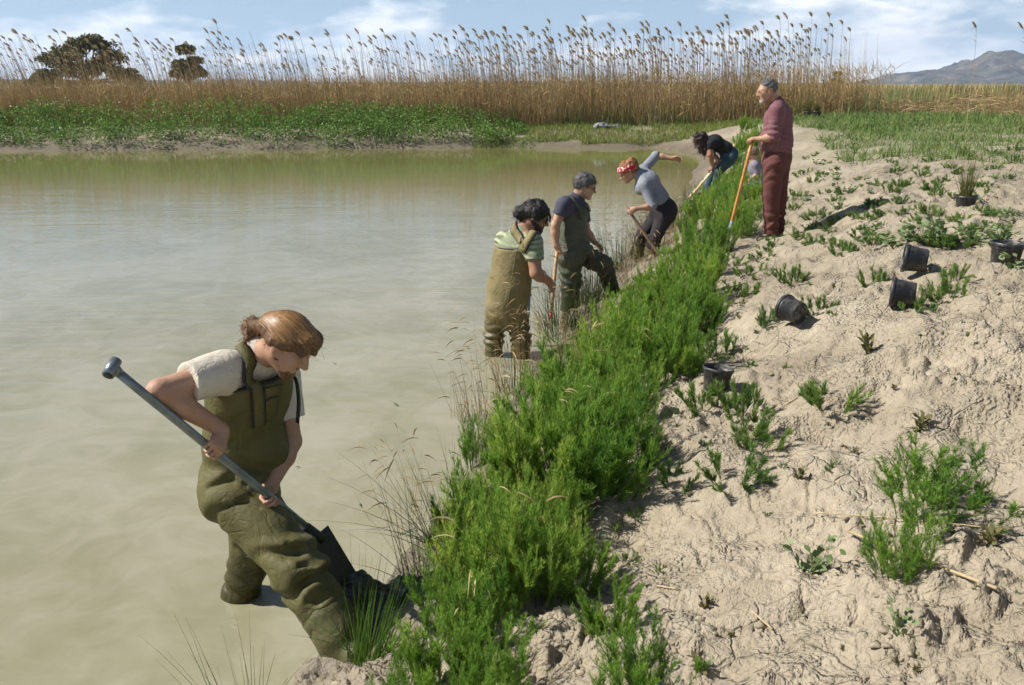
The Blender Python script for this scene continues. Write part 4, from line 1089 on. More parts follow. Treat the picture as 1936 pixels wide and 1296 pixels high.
def hairm(name, c, var=.5, rough=.5):
    m, t = mat(name); v = objco(t)
    mp = t.new('ShaderNodeMapping', i_Vector=v); mp.inputs['Scale'].default_value = (1, 1, .35)
    f = t.noise(mp.outputs[0], 120, 4, .7, .6); g = t.noise(v, 30, 3)
    lo = tuple(x*(1-var) for x in c); hi = tuple(min(1, x*(1+var)) for x in c)
    princ(t, t.ramp(f, [(.35, lo), (.65, hi)]), rough, bump=t.math('ADD', f, g), bstr=.7, bdist=.012); return m
HBASE = hairm('brown_hair_mass', (.135, .066, .025)); HBLACK = hairm('black_hair', (.016, .013, .012)); HGREY = hairm('greying_hair', (.11, .105, .098), .75)
HDARKG = hairm('dark_greying_hair', (.075, .070, .065), .75); HRED = hairm('auburn_hair', (.24, .095, .028)); HDKBR = hairm('dark_curly_hair', (.040, .022, .014), .6)
HKID = hairm('light_brown_hair', (.15, .095, .055)); BEARDW = hairm('grey_beard', (.38, .36, .33), .4)
EYEW = plain('eye_white', (.7, .68, .64), .2, .05); 

def frame(fwd, up):
    f = nrm(fwd); u = np.asarray(up, float); u = nrm(u - f*(u@f)); r = np.cross(f, u)
    return np.stack([r, f, u], 0)      # rows: right, forward, up
class Head:
    def __init__(s, C, fwd, up, sc=1.0): s.C = np.asarray(C, float); s.R = frame(fwd, up); s.s = sc
    def p(s, x, y, z): return s.C + (np.array((x, y, z))*s.s)@s.R
    def skin(s, F):
        q = s.s; K = .012*q
        F.ell(s.p(0, -.012, .028), V3(.074, .094, .084)*q, s.R, K)
        F.ell(s.p(0, .026, -.03), V3(.060, .070, .080)*q, s.R, .03*q)
        F.cone(s.p(0, .045, -.045), s.p(0, .070, -.088), .046*q, .026*q, .025*q)
        for e in (-1, 1):
            F.cone(s.p(.045*e, .0, -.05), s.p(.018*e, .068, -.09), .026*q, .02*q, .025*q)
            F.ell(s.p(.037*e, .066, -.022), V3(.026, .024, .026)*q, s.R, .02*q)
            F.cone(s.p(.008*e, .091, .026), s.p(.046*e, .074, .024), .011*q, .009*q, .012*q)
            F.ell(s.p(.033*e, .103, .004), V3(.020, .020, .013)*q, s.R, .012*q, op='s')
            F.ell(s.p(.033*e, .076, .004), V3(.017, .014, .013)*q, s.R, .004*q)
            F.ell(s.p(.076*e, -.008, -.006), V3(.011, .021, .033)*q, s.R, .008*q)
            F.ell(s.p(.086*e, -.002, -.002), V3(.006, .010, .018)*q, s.R, .006*q, op='s')
            F.ell(s.p(.010*e, .105, -.030), V3(.010, .012, .008)*q, s.R, .008*q)
        F.cone(s.p(0, .092, .018), s.p(0, .120, -.026), .008*q, .0125*q, .010*q)
        F.cone(s.p(-.017, .093, -.054), s.p(.017, .093, -.054), .0075*q, .0075*q, .008*q)
        F.cone(s.p(-.014, .091, -.064), s.p(.014, .091, -.064), .0078*q, .0078*q, .007*q)
        F.ell(s.p(0, .080, -.095), V3(.020, .018, .016)*q, s.R, .015*q)
    def hair(s, F, th=.010, line=-.010, n=(0, -.62, .785), front=.0):
        q = s.s; nn = -(np.array(n)@s.R); pt = s.p(*(np.array(n)*line))
        F.ell(s.p(0, -.014, .030), V3(.076+th, .096+th, .086+th)*q, s.R, .02, cut=[(pt, nn)])
    def beard(s, F, th=.006, top=-.040):
        q = s.s; cut = [(s.p(0, 0, top), 1.0*s.R[2])]
        F.cone(s.p(0, .045, -.045), s.p(0, .072, -.092), (.046+th)*q, (.028+th)*q, .02*q, cut=cut)
        for e in (-1, 1): F.cone(s.p(.047*e, .0, -.035), s.p(.018*e, .068, -.092), (.026+th)*q, (.021+th)*q, .02*q, cut=cut if top < -.03 else None)
        F.cone(s.p(-.018, .094, -.044), s.p(.018, .094, -.044), .006*q+th*.4, .006*q+th*.4, .01*q)
def eyes(h, parent, base):
    for e in (-1, 1):
        F = Field(); F.ell(h.p(.033*e, .0795, .004), V3(.0125, .0125, .0115)*h.s, h.R); obj('eye', F.mesh('eye', .004, EYEDARK, base, smooth=0), parent)
m, t = mat('eye_surface'); princ(t, (.05, .035, .025), .15); EYEDARK = m

def hand(F, wr, d, n, s, curl=(50, 60, 40), spread=.0, sc=1.0, thumb=(.55, .75, .35, .5), r=.0090):
    """wr wrist, d towards knuckles, n out of the palm, s towards the thumb; five separate fingers"""
    d = nrm(d); n = nrm(n - d*(n@d)); s = nrm(s - d*(s@d) - n*(s@n)); k = .004
    for w in (-.020, 0, .020):
        F.cone(wr+s*w*.7, wr+d*.082*sc+s*w*1.15*sc, .0215*sc, .0165*sc, .018, sq=(n, .8))
    lens = [(.040, .024, .019), (.044, .028, .020), (.041, .026, .019), (.032, .020, .017)]
    for i in range(4):
        off = (.031 - .0205*i)*sc; b = wr + d*(.088 - .0045*abs(i-1)**1.5)*sc + s*off
        a = 0.0; p = b - d*.012; dd = nrm(d + s*spread*(1.5-i)); q0 = b
        F.cone(p, q0, r*sc, r*sc, .012)
        cf = 1.0 + .06*(i-1.5)
        for j, L in enumerate(lens[i]):
            a += math.radians(curl[j]*cf); v = dd*math.cos(a)+n*math.sin(a)
            q1 = q0 + v*L*sc; F.cone(q0, q1, (r-.0006*j)*sc, (r-.0008-.0006*j)*sc, k); q0 = q1
    tb = wr + d*.022*sc + s*.026*sc + n*.006
    v1 = nrm(d*thumb[0]+s*thumb[1]+n*thumb[2]); q = tb+v1*.044*sc
    F.cone(wr+d*.012*sc+s*.012*sc, tb, .016*sc, .0145*sc, .015); F.cone(tb, q, .0135*sc, .0105*sc, .010)
    v2 = nrm(v1*(1-thumb[3])+n*thumb[3]+d*.25); F.cone(q, q+v2*.030*sc, .0102*sc, .0082*sc, k)
def grip(G, T, towards, nref, sc=1.0, rs=.017):
    """hand closed round a shaft through G along T: returns wrist, d, n, s (thumb along +T)"""
    T = nrm(T); d = np.asarray(towards, float); d = nrm(d - T*(d@T)); n = np.cross(T, d)
    if n@np.asarray(nref, float) < 0: n = -n
    wr = G - d*.078*sc - n*(rs+.018*sc); return wr, d, n, T
GRIPC = (58, 78, 52)
def arm(F, sh, el, wr, sc=1.0, off=0.0, k=.02, r0=.052, t=None):
    F.cone(sh, el, r0*sc+off, .041*sc+off, k)
    F.cone(el, el+(wr-el)*.35, .041*sc+off, .0425*sc+off, k); F.cone(el+(wr-el)*.35, wr, .0425*sc+off, .0265*sc+off, k)
def sleeve(F, sh, el, frac, r0, r1, k=.03):
    e = sh+(el-sh)*frac; d = nrm(el-sh); F.cone(sh, e+d*.03, r0, r1, k, cut=[(e, d)])
def folds(axis_a, axis_b, centre, width, amp, wl, seed, dirn=None):
    a = np.asarray(axis_a, float); d = nrm(np.asarray(axis_b, float)-a)
    def fn(P):
        s_ = (P-a)@d; g = np.exp(-((s_-centre)/width)**2)
        r = P-a-s_[:, None]*d; g = g*np.exp(-(np.linalg.norm(r, axis=-1)/.24)**6)
        ph = vn3(P*9+seed, seed)*7.0 + (0 if dirn is None else (r@dirn)*22)
        q = s_*2*math.pi/wl + ph + 2.2*vn3(P*4+seed*3, seed+5)
        return -amp*.62*g*(np.sin(q) + .45*np.abs(np.sin(q*.5+1)) - .3)*(.55+1.3*(vn3(P*6-seed, seed+9)+.5))
    return fn
def ruffle(amp, fr, seed, lo=None):
    def fn(P): return amp*(vn3(P*fr+seed, seed) + .5*vn3(P*fr*2.1+seed, seed+1))
    return fn
def ribbon(name, pts, wid, thick, mat_, base, F=None, off=0.0, n=24, wdir=None):
    """flat strap laid over a body surface"""
    pts = np.asarray(pts, float); L = np.concatenate([[0], np.cumsum(np.linalg.norm(np.diff(pts, axis=0), axis=1))])
    u = np.linspace(0, L[-1], n); P = np.stack([np.interp(u, L, pts[:, i]) for i in range(3)], -1)
    for _ in range(2): P[1:-1] = .25*P[:-2]+.5*P[1:-1]+.25*P[2:]
    if F is not None: P = F.snap(P, off); N = F.grad(P, .015)
    else: N = np.tile(np.array([0, -1.0, 0]), (n, 1)) if wdir is None else np.tile(np.asarray(wdir, float), (n, 1))
    T = unit(np.gradient(P, axis=0)); W_ = unit(np.cross(T, N)); N = unit(np.cross(W_, T))
    w = np.full(n, wid/2)[:, None]
    V = np.stack([P-W_*w, P-W_*w+N*thick, P+W_*w+N*thick, P+W_*w], 1).reshape(-1, 3)
    Fq = [(4*i+a, 4*i+(a+1) % 4, 4*i+4+(a+1) % 4, 4*i+4+a) for i in range(n-1) for a in range(4)] + [(3, 2, 1, 0), (4*n-4, 4*n-3, 4*n-2, 4*n-1)]
    return mesh_np(name, V-base, np.array(Fq), mat_, False)
def tubes(name, pts, rad, mat_, base=None, seg=10):
    b = np.zeros(3) if base is None else np.asarray(base, float)
    return tube_mesh(name, [[np.asarray(p, float)-b for p in P_] for P_ in pts], rad, mat_, seg)
def spectacles(h, parent, base, lens=None, wire=None, rim=.0016, big=1.0):
    w = wire or BLACKTRIM; pts = []; rad = []
    for e in (-1, 1):
        c = (.034*e, .100, .004)
        ring = [h.p(c[0]+.021*big*math.cos(a), c[1]-.004*abs(math.cos(a)), c[2]+.016*big*math.sin(a)) for a in np.linspace(0, 2*math.pi, 13)]
        pts.append(ring); rad.append([rim]*13)
        pts.append([h.p(.055*e, .096, .008), h.p(.074*e, .06, .010), h.p(.080*e, -.01, .012)]); rad.append([rim]*3)
    pts.append([h.p(-.013, .104, .008), h.p(.013, .104, .008)]); rad.append([rim]*2)
    g = obj('spectacles', tubes('spectacles', pts, rad, w, base, 6), parent)
    if lens:
        for e in (-1, 1):
            F = Field(); F.ell(h.p(.034*e, .101, .003), V3(.021*big, .0035, .016*big)*h.s, h.R); obj('lens', F.mesh('lens', .003, lens, base, smooth=0), g)
    return g
def shaft_tool(name, label, A, B, r, mat_, parts=(), cat='spade', group=None):
    """long-handled tool as a thing of its own; parts: (name, pts, radii, material)"""
    base = np.asarray(B, float); e = empty(name, base); tag(e, label, cat, group)
    A = np.asarray(A, float); mid = [A+(base-A)*t for t in np.linspace(0, 1, 6)]
    obj('shaft', tubes('shaft', [mid], [[r]*6], mat_, base, 12), e)
    for nm, P_, R_, mm in parts: obj(nm, tubes(nm, [P_], [R_], mm, base, 12), e)
    return e
WOOD = plain('worn_ash_wood', (.46, .27, .12), .6, .3, 25); WOODO = plain('varnished_orange_wood', (.50, .22, .055), .4, .2, 20)
WOODD = plain('weathered_brown_wood', (.20, .13, .08), .75, .3, 25); PALEW = plain('pale_wood', (.60, .43, .24), .6, .25, 25)
STEEL = plain('galvanised_steel', (.20, .225, .23), .42, .3, 14, .2, Metallic=.65); GREYPAINT = plain('blue_grey_paint', (.22, .28, .34), .5, .2, 14)
REDP = plain('red_paint', (.50, .03, .06), .5); DARKSTEEL = plain('muddy_steel', (.055, .048, .036), .6, .4, 20)
def blade_mesh(name, base, tip_from, tip_to, side, wid, curve, mat_, topw=1.0):
    """dished spade blade between two points, real thickness"""
    a = np.asarray(tip_from, float); b = np.asarray(tip_to, float); d = nrm(b-a); s = nrm(side-d*(side@d)); n = np.cross(d, s)
    nu, nv = 9, 7; V = []; L = np.linalg.norm(b-a)
    for lay in (0, 1):
        for i in range(nu):
            u = i/(nu-1); w = wid/2*(topw*(1-u)+u*1.0)*(1 if u < .8 else 1-.55*((u-.8)/.2)**2)
            for j in range(nv):
                v = j/(nv-1)*2-1; V.append(a+d*L*u+s*w*v+n*(curve*(v*v)*wid - lay*.004))
    F_ = []; o = nu*nv
    for i in range(nu-1):
        for j in range(nv-1):
            q = i*nv+j; F_.append((q, q+1, q+nv+1, q+nv)); F_.append((o+q+nv, o+q+nv+1, o+q+1, o+q))
    for i in range(nu-1):
        for j in (0, nv-1):
            q = i*nv+j; F_.append((q, q+nv, o+q+nv, o+q) if j == 0 else (q+nv, q, o+q, o+q+nv))
    for j in range(nv-1):
        for i in (0, nu-1):
            q = i*nv+j; F_.append((q+1, q, o+q, o+q+1) if i == 0 else (q, q+1, o+q+1, o+q))
    return mesh_np(name, np.array(V)-base, np.array(F_), mat_, True)

def fuzz_mat(name, c): return leafmat(name, tuple(x*.5 for x in c), c, tuple(min(1, x*2.2) for x in c), .45, .05)
FZ_BLACK = fuzz_mat('black_hair_strand', (.018, .015, .013)); FZ_GREY = fuzz_mat('greying_hair_strand', (.10, .095, .09)); FZ_RED = fuzz_mat('auburn_hair_strand', (.26, .11, .035)); FZ_DKBR = fuzz_mat('dark_brown_hair_strand', (.045, .026, .016))
def fuzz(hair_o, mat_, n, ln, w, curl=.8, seed=3):
    """loose strands growing out of a hair mass"""
    global RNG
    RNG = np.random.default_rng(seed); me = hair_o.data; k = len(me.vertices)
    co = np.zeros(k*3, np.float32); me.vertices.foreach_get('co', co); co = co.reshape(-1, 3).astype(float)
    no = np.zeros(k*3, np.float32); me.vertices.foreach_get('normal', no); no = no.reshape(-1, 3).astype(float)
    i = RNG.integers(0, k, n); d = unit(no[i]*.55 + perp(no[i])*.8); L = rnd(ln[0], ln[1], n)
    bend = -no[i]*(L*curl*.5)[:, None] + np.array([0, 0, -.35])*L[:, None] + perp(no[i])*(L*curl*.35)[:, None]
    V, F, T = strips(curve_pts(co[i], d, L, bend, 6), np.full((n, 6), w), unit(np.cross(d, no[i])))
    o = obj('strands', mesh_np('strands', V, F, mat_, False, {'tint': T}), hair_o); tag(o, kind='stuff'); return o
# ================================================================ people and their tools
def person(label, base):
    e = empty('person', base); tag(e, label, 'person'); return e
def torso(F, pel, wai, che, nek, Ls, Rs, front, off=0.0, r=(.160, .150, .160), sq=.76, k=.05, cut=None, upper=True):
    f = nrm(front)
    F.cone(pel, wai, r[0]+off, r[1]+off, k, sq=(f, sq), cut=cut); F.cone(wai, che, r[1]+off, r[2]+off, k, sq=(f, sq), cut=cut)
    if upper:
        for s_ in (Ls, Rs): F.cone(che, s_, .120+off, .058+off, k, cut=cut); F.cone(nek, s_, .055+off, .050+off, k, cut=cut)
        F.cone(che, nek, .125+off, .062+off, k, sq=(f, .85), cut=cut)
UPZ = V3(0, 0, 1)

# ---------------------------------------------------------------- 1. digger in the foreground
def digger():
    A = at_y
    base = A(465, 1125, 3.70)*V3(1, 1, 0)
    e = person('long-haired man in olive waders and beige T-shirt digging with a steel spade in the foreground', base)
    front = nrm((.80, -.55, 0))
    pel, wai, che, nek = A(452, 905, 3.60), A(462, 828, 3.59), A(470, 742, 3.56), A(493, 672, 3.50)
    Rs, Re = A(420, 704, 3.38), A(301, 740, 3.16); Ls, Le = A(532, 712, 3.70), A(551, 835, 3.66)
    TA_, TB_ = A(214, 697, 3.02), A(603, 1016, 3.53)
    T = nrm(TB_-TA_)
    def on(px):   # point on the shaft seen at this column
        lo, hi = 0., 1.
        for _ in range(40):
            m_ = (lo+hi)/2; q = TA_+(TB_-TA_)*m_
            x = CX + q[0]/(q[1]*CP+(CAMH-q[2])*SP)*FPX
            lo, hi = (m_, hi) if x < px else (lo, m_)
        return TA_+(TB_-TA_)*lo
    GR, GL = on(398), on(516)
    Rw, Rd, Rn, Rt = grip(GR, T, GR-Re, (0, 1, -.3)); Lw, Ld, Ln, Lt = grip(GL, -T, GL-Le, (0.2, -1, 0))
    h = Head(A(543, 650, 3.42), (.74, -.20, -.62), (.62, -.02, .78), .99)
    B = Field(); h.skin(B)
    B.cone(h.p(0, -.025, -.045), nek, .056, .064, .03)
    B.cone(nek, che, .062, .12, .04); B.cone(che, pel, .12, .12, .04); B.cone(nek, Rs, .05, .05, .04); B.cone(nek, Ls, .05, .05, .04)
    arm(B, Rs, Re, Rw, 1.08, r0=.054); hand(B, Rw, Rd, Rn, Rt, GRIPC)
    arm(B, Ls, Le, Lw, 1.05); hand(B, Lw, Ld, Ln, Lt, (50, 60, 40))
    hipR, knR, anR, toR = A(445, 930, 3.50), A(560, 1072, 3.29), A(640, 1198, 3.16), A(672, 1240, 3.08)
    hipL, knL, anL = A(472, 935, 3.60), A(478, 1030, 3.66), A(456, 1125, 3.70)
    anL2 = anL + (anL-knL)*V3(.6, .6, 1)*1.05
    B.chain([pel, hipR, knR, anR], [.10, .08, .06, .05], .03); B.chain([pel, hipL, knL, anL, anL2], [.10, .08, .06, .05, .05], .03)
    obj('body', B.mesh('body', .0068, SKIN, base), e)
    # waders
    topc = A(378, 741, 3.50); tn = nrm((-.20, .05, 1))
    Wd = Field(); cut = [(topc, tn)]
    torso(Wd, pel, wai, che, nek, Ls, Rs, front, .012, (.152, .162, .170), .80, .05, cut, upper=False)
    Wd.cone(che, che+(nek-che)*.6, .185, .17, .04, sq=(front, .78), cut=cut)
    Wd.ell(A(436, 912, 3.62), (.115, .12, .14), None, .07)                    # seat
    Wd.ell(A(500, 860, 3.57), (.105, .09, .13), None, .07)                    # belly
    Wd.cone(pel, hipR, .145, .128, .05); Wd.cone(hipR, knR, .134, .112, .05); Wd.cone(knR, anR, .108, .095, .03)
    Wd.cone(hipR, hipL, .13, .12, .05); Wd.cone(hipL, knL, .122, .098, .04); Wd.cone(knL, anL, .096, .084, .03); Wd.cone(anL, anL2, .090, .085, .02)
    dl = nrm(knR-hipR); Lr = np.linalg.norm(knR-hipR)
    sidev = nrm(np.cross(dl, (0, -1, 0)))
    Wd.post += [folds(hipR, anR, Lr*1.02, .13, .016, .13, 3, sidev), folds(hipR, anR, Lr*1.56, .06, .0035, .045, 8), folds(hipL, anL, np.linalg.norm(anL-hipL)*.75, .10, .009, .11, 5),
                folds(hipR, knR, .03, .06, .012, .15, 11, sidev), ruffle(.009, 5, 3), ruffle(.006, 12, 5)]
    def groove(F_, pts, r=.011, k=.022):
        P_ = F_.snap(np.array([A(*q) for q in pts]), -.002, 5)
        for i in range(len(P_)-1): F_.cone(P_[i], P_[i+1], r*(.55 if i == 0 else 1), r*(.5 if i == len(P_)-2 else 1), k, op='s')
    for pts, r_ in (([(400,925,3.4),(430,905,3.35),(470,910,3.33),(510,925,3.35)], .016), ([(425,955,3.38),(460,945,3.33),(490,950,3.3)], .010),
                    ([(545,1005,3.2),(560,1012,3.18),(580,1000,3.22)], .012), ([(515,1040,3.2),(540,1035,3.17),(565,1030,3.18),(585,1015,3.22)], .013),
                    ([(548,1085,3.16),(570,1070,3.13),(595,1062,3.15),(612,1065,3.2)], .014), ([(560,1110,3.14),(585,1105,3.1),(605,1095,3.12)], .010),
                    ([(575,1140,3.1),(600,1135,3.07),(630,1118,3.1)], .009), ([(590,1165,3.08),(615,1160,3.05),(645,1140,3.08)], .008),
                    ([(440,1040,3.55),(460,1055,3.52),(490,1050,3.5)], .012), 
                    ([(420,790,3.4),(440,800,3.37),(470,795,3.36)], .006), ([(395,840,3.45),(420,850,3.4),(450,845,3.38)], .006)):
        groove(Wd, pts, r_)
    cuts = [(anR+nrm(anR-knR)*.0, nrm(anR-knR))]
    we = obj('waders', Wd.mesh('waders', .0068, OLIVE, base, cuts), e)
    # rubber boot
    Bo = Field(); Bo.cone(knR+(anR-knR)*.72, anR, .102, .094, .02); Bo.cone(anR, anR+nrm(toR-anR)*.02+V3(0, 0, -.05), .094, .080, .03)
    Bo.cone(anR+V3(0, 0, -.06), toR, .075, .060, .03); Bo.post += [ruffle(.004, 9, 9)]
    obj('boot', Bo.mesh('boot', .0075, BOOTG, base), e)
    # T-shirt
    Sh = Field(); torso(Sh, wai, (wai+che)/2, che, nek, Ls, Rs, front, -.006, (.140, .145, .160), .74, .05)
    sleeve(Sh, Rs, Re, .56, .082, .076, .05); sleeve(Sh, Ls, Le, .62, .074, .074, .04)
    Sh.cone(nek-(nek-che)*.1, nek+nrm(h.C-nek)*.012, .080, .076, .03)
    Sh.post += [ruffle(.011, 6, 13), ruffle(.006, 14, 3)]
    obj('t_shirt', Sh.mesh('t_shirt', .0075, BEIGE, base), e)
    U = Field(); U.pr = Wd.pr + Sh.pr
    sp = [A(449, 645, 3.62), A(462, 660, 3.46), A(478, 700, 3.36), A(490, 745, 3.36), A(498, 790, 3.37), A(507, 826, 3.37)]
    s1 = obj('strap', ribbon('strap', sp, .060, .007, BLACKTRIM, base, U, .004), e)
    obj('webbing', ribbon('webbing', sp[1:] , .040, .006, OLIVE, base, U, .013), s1)
    obj('strap', ribbon('strap', [A(548, 700, 3.55), A(562, 720, 3.5), A(566, 760, 3.5), A(563, 800, 3.5)], .018, .004, BLACKTRIM, base, None, 0, 16, (-.5, -.8, 0)), e)
    obj('bib_edge', ribbon('bib_edge', [A(378, 737, 3.44), A(410, 742, 3.37), A(445, 735, 3.35), A(490, 722, 3.37), A(535, 712, 3.42), A(552, 712, 3.52)], .013, .005, BLACKTRIM, base, Wd, .004), e)
    pk = obj('pocket', ribbon('pocket', [A(530, 738, 3.40), A(529, 780, 3.40), A(528, 815, 3.40)], .085, .006, OLIVE, base, Wd, .003), e)
    obj('pocket_trim', ribbon('pocket_trim', [A(512, 770, 3.38), A(530, 768, 3.39), A(550, 764, 3.43)], .010, .005, BLACKTRIM, base, Wd, .008), pk)
    # hair tied back
    Hr = Field(); h.hair(Hr, .009, -.016, (0, -.52, .854))
    bun = A(478, 620, 3.50); occ = h.p(0, -.10, .01)
    Hr.cone(occ, (occ+bun)/2, .045, .026, .03); Hr.cone((occ+bun)/2, bun, .026, .030, .02); Hr.ell(bun+V3(-.005, 0, .0), (.040, .034, .046), None, .02)
    Hr.cone(bun, A(466, 642, 3.46), .022, .008, .02)
    for e_ in (-1, 1): Hr.cone(h.p(.066*e_, .03, .03), h.p(.068*e_, -.035, .005), .016, .022, .02)
    Hr.cone(h.p(-.03, .070, .078), h.p(.03, .070, .078), .030, .030, .03); Hr.cone(h.p(-.02, .085, .066), h.p(-.01, .112, .040), .026, .010, .03); Hr.cone(h.p(.04, .075, .06), h.p(.055, .085, .02), .02, .008, .03)
    Hr.post += [ruffle(.007, 22, 3), ruffle(.006, 50, 5)]
    hr = obj('hair', Hr.mesh('hair', .006, HBASE, base), e); fuzz(hr, HAIRB, 550, (.015, .035), .0007, .6)
    global RNG
    RNG = np.random.default_rng(31)
    n = 1900; th = rnd(-1.5, 1.5, n); st = rnd(0, 1, n)
    # start at the brow and temples, run back over the skull to the tie
    s0 = np.stack([.085*np.sin(th), .085*np.cos(th)*(.6+.4*np.cos(th)), .055 - .06*(1-np.cos(th)) + .03*RNG.random(n)], -1)
    e0 = np.array([0, -.115, .012]) + RNG.normal(0, .012, (n, 3))
    K = 9; tt = np.linspace(0, 1, K)[None, :, None]*(.45+.55*RNG.random(n))[:, None, None] + (st*.35)[:, None, None]; tt = np.clip(tt, 0, 1)
    loc = s0[:, None]*(1-tt) + e0[:, None]*tt
    dirs = unit(loc - np.array([0, -.014, .0])); loc = np.array([0, -.014, .02]) + dirs*.13
    Pw = h.C + (loc*h.s)@h.R; Pw = Hr.snap(Pw.reshape(-1, 3), .0, 2).reshape(n, K, 3)
    Nn = Hr.grad(Pw.reshape(-1, 3)).reshape(n, K, 3); Pw = Pw + Nn*rnd(.0005, .0060, (n, 1, 1))
    Vv, Ff, Tt = strips(Pw, np.full((n, K), .0010), unit(np.cross(Pw[:, -1]-Pw[:, 0], Nn[:, 4])))
    k = 420; d = unit(RNG.normal(size=(k, 3))); bp_ = bun + d*V3(.042, .036, .048)
    D = unit(np.cross(d, V3(.3, .9, .2)) + RNG.normal(0, .3, (k, 3)))
    S2 = strips(curve_pts(bp_-D*.02, D, rnd(.03, .06, k), -d*.012, 5), np.full((k, 5), .0009), unit(np.cross(D, d)))
    k = 60; q0 = np.array([A(470, 640, 3.46)])+RNG.normal(0, .012, (k, 3)); D = unit(V3(-.55, 0, -.5)+RNG.normal(0, .4, (k, 3)))
    S3 = strips(curve_pts(q0, D, rnd(.02, .05, k), np.tile(V3(0, 0, -.01), (k, 1)), 5), np.full((k, 5), .0006), perp(D))
    k = 9; q0 = np.array([h.p(0, .09, .055)])+RNG.normal(0, .02, (k, 3)); D = unit(h.R[1]+RNG.normal(0, .5, (k, 3)))
    S4 = strips(curve_pts(q0, D, rnd(.02, .05, k), np.tile(V3(0, 0, -.015), (k, 1)), 5), np.full((k, 5), .0005), perp(D))
    Vv, Ff, Tt = join([(Vv, Ff, Tt), S2, S3, S4]); o = obj('strands', mesh_np('strands', Vv-base, Ff, HAIRB, False, {'tint': Tt}), hr); tag(o, kind='stuff')
    Br = Field(); h.beard(Br, .003, -.046); Br.cone(h.p(0, .078, -.09), h.p(0, .085, -.125), .018, .006, .02); Br.post += [ruffle(.006, 60, 4)]
    obj('beard', Br.mesh('beard', .005, HBASE, base), e)
    # the spade
    tb = TB_; e2 = empty('spade', tb); tag(e2, 'galvanised steel spade with a T-shaped grip held by the man in the foreground', 'spade')
    mid = [TA_+(tb-TA_)*t_ for t_ in np.linspace(0, 1, 8)]
    obj('shaft', tubes('shaft', [mid], [[.0165]*8], STEEL, tb, 14), e2)
    ga, gb = A(204, 710, 2.985), A(219, 682, 3.045)
    g = obj('grip', tubes('grip', [[ga, (ga+gb)/2, gb]], [[.0215]*3], STEEL, tb, 16), e2)
    ax_ = nrm(ga-gb); obj('bore_shade', tubes('bore_shade', [[ga+ax_*.0005, ga+ax_*.0015]], [[.0165, .0165]], BLACKTRIM, tb, 16), g)  # black disc over the pipe end stands for its shaded hollow
    obj('weld', tubes('weld', [[TA_-T*.004, TA_+T*.012, TA_+T*.03]], [[.019, .021, .0172]], STEEL, tb, 14), e2)
    tip = A(676, 1140, 3.50)
    obj('socket', tubes('socket', [[tb-T*.09, tb+T*.02]], [[.0205, .024]], DARKSTEEL, tb, 12), e2)
    obj('blade', blade_mesh('blade', tb, tb-T*.015, tip, V3(.35, .93, .05), .150, .10, DARKSTEEL), e2)
    # mud: spit under the boot and the dug heap round the blade
    for nm, lab, blobs, seed, mm in (
        ('mud_heap', 'dark wet mud heap piled round the spade blade', [(705,1135,3.48,.13,.10),(735,1130,3.58,.13,.10),(720,1185,3.38,.12,.09),(765,1120,3.70,.11,.08),(690,1105,3.56,.09,.06),(662,1100,3.44,.07,.07),(676,1085,3.50,.07,.05)], 7, MUDW),
        ('mud_spit', 'lumpy grey mud under the boot of the man digging', [(600,1262,3.06,.09,.05),(650,1262,3.06,.14,.07),(690,1262,3.08,.15,.08),(640,1300,2.95,.14,.06),(585,1300,2.96,.08,.04)], 9, MUDD)):
        Fm = Field(); b0 = A(*blobs[0][:3])*V3(1, 1, 0)
        for (px, py, Y, r, hz) in blobs:
            c_ = A(px, py, Y); c_[2] = max(c_[2]-hz, .0) if nm == 'mud_heap' else .02
            Fm.ell(c_, (r, r*.9, hz), None, .05)
        Fm.post += [ruffle(.035, 11, seed), ruffle(.022, 27, seed+2), ruffle(.012, 60, seed+4)]
        em = obj(nm, Fm.mesh(nm, .007, mm, b0, smooth=0)); em.location = b0; tag(em, lab, 'mud')
MUDW = plain('wet_black_mud', (.035, .030, .022), .42, .4, 18, .6, .012)
MUDD = plain('grey_mud', (.24, .20, .145), .75, .3, 18, .8, .015)
digger()

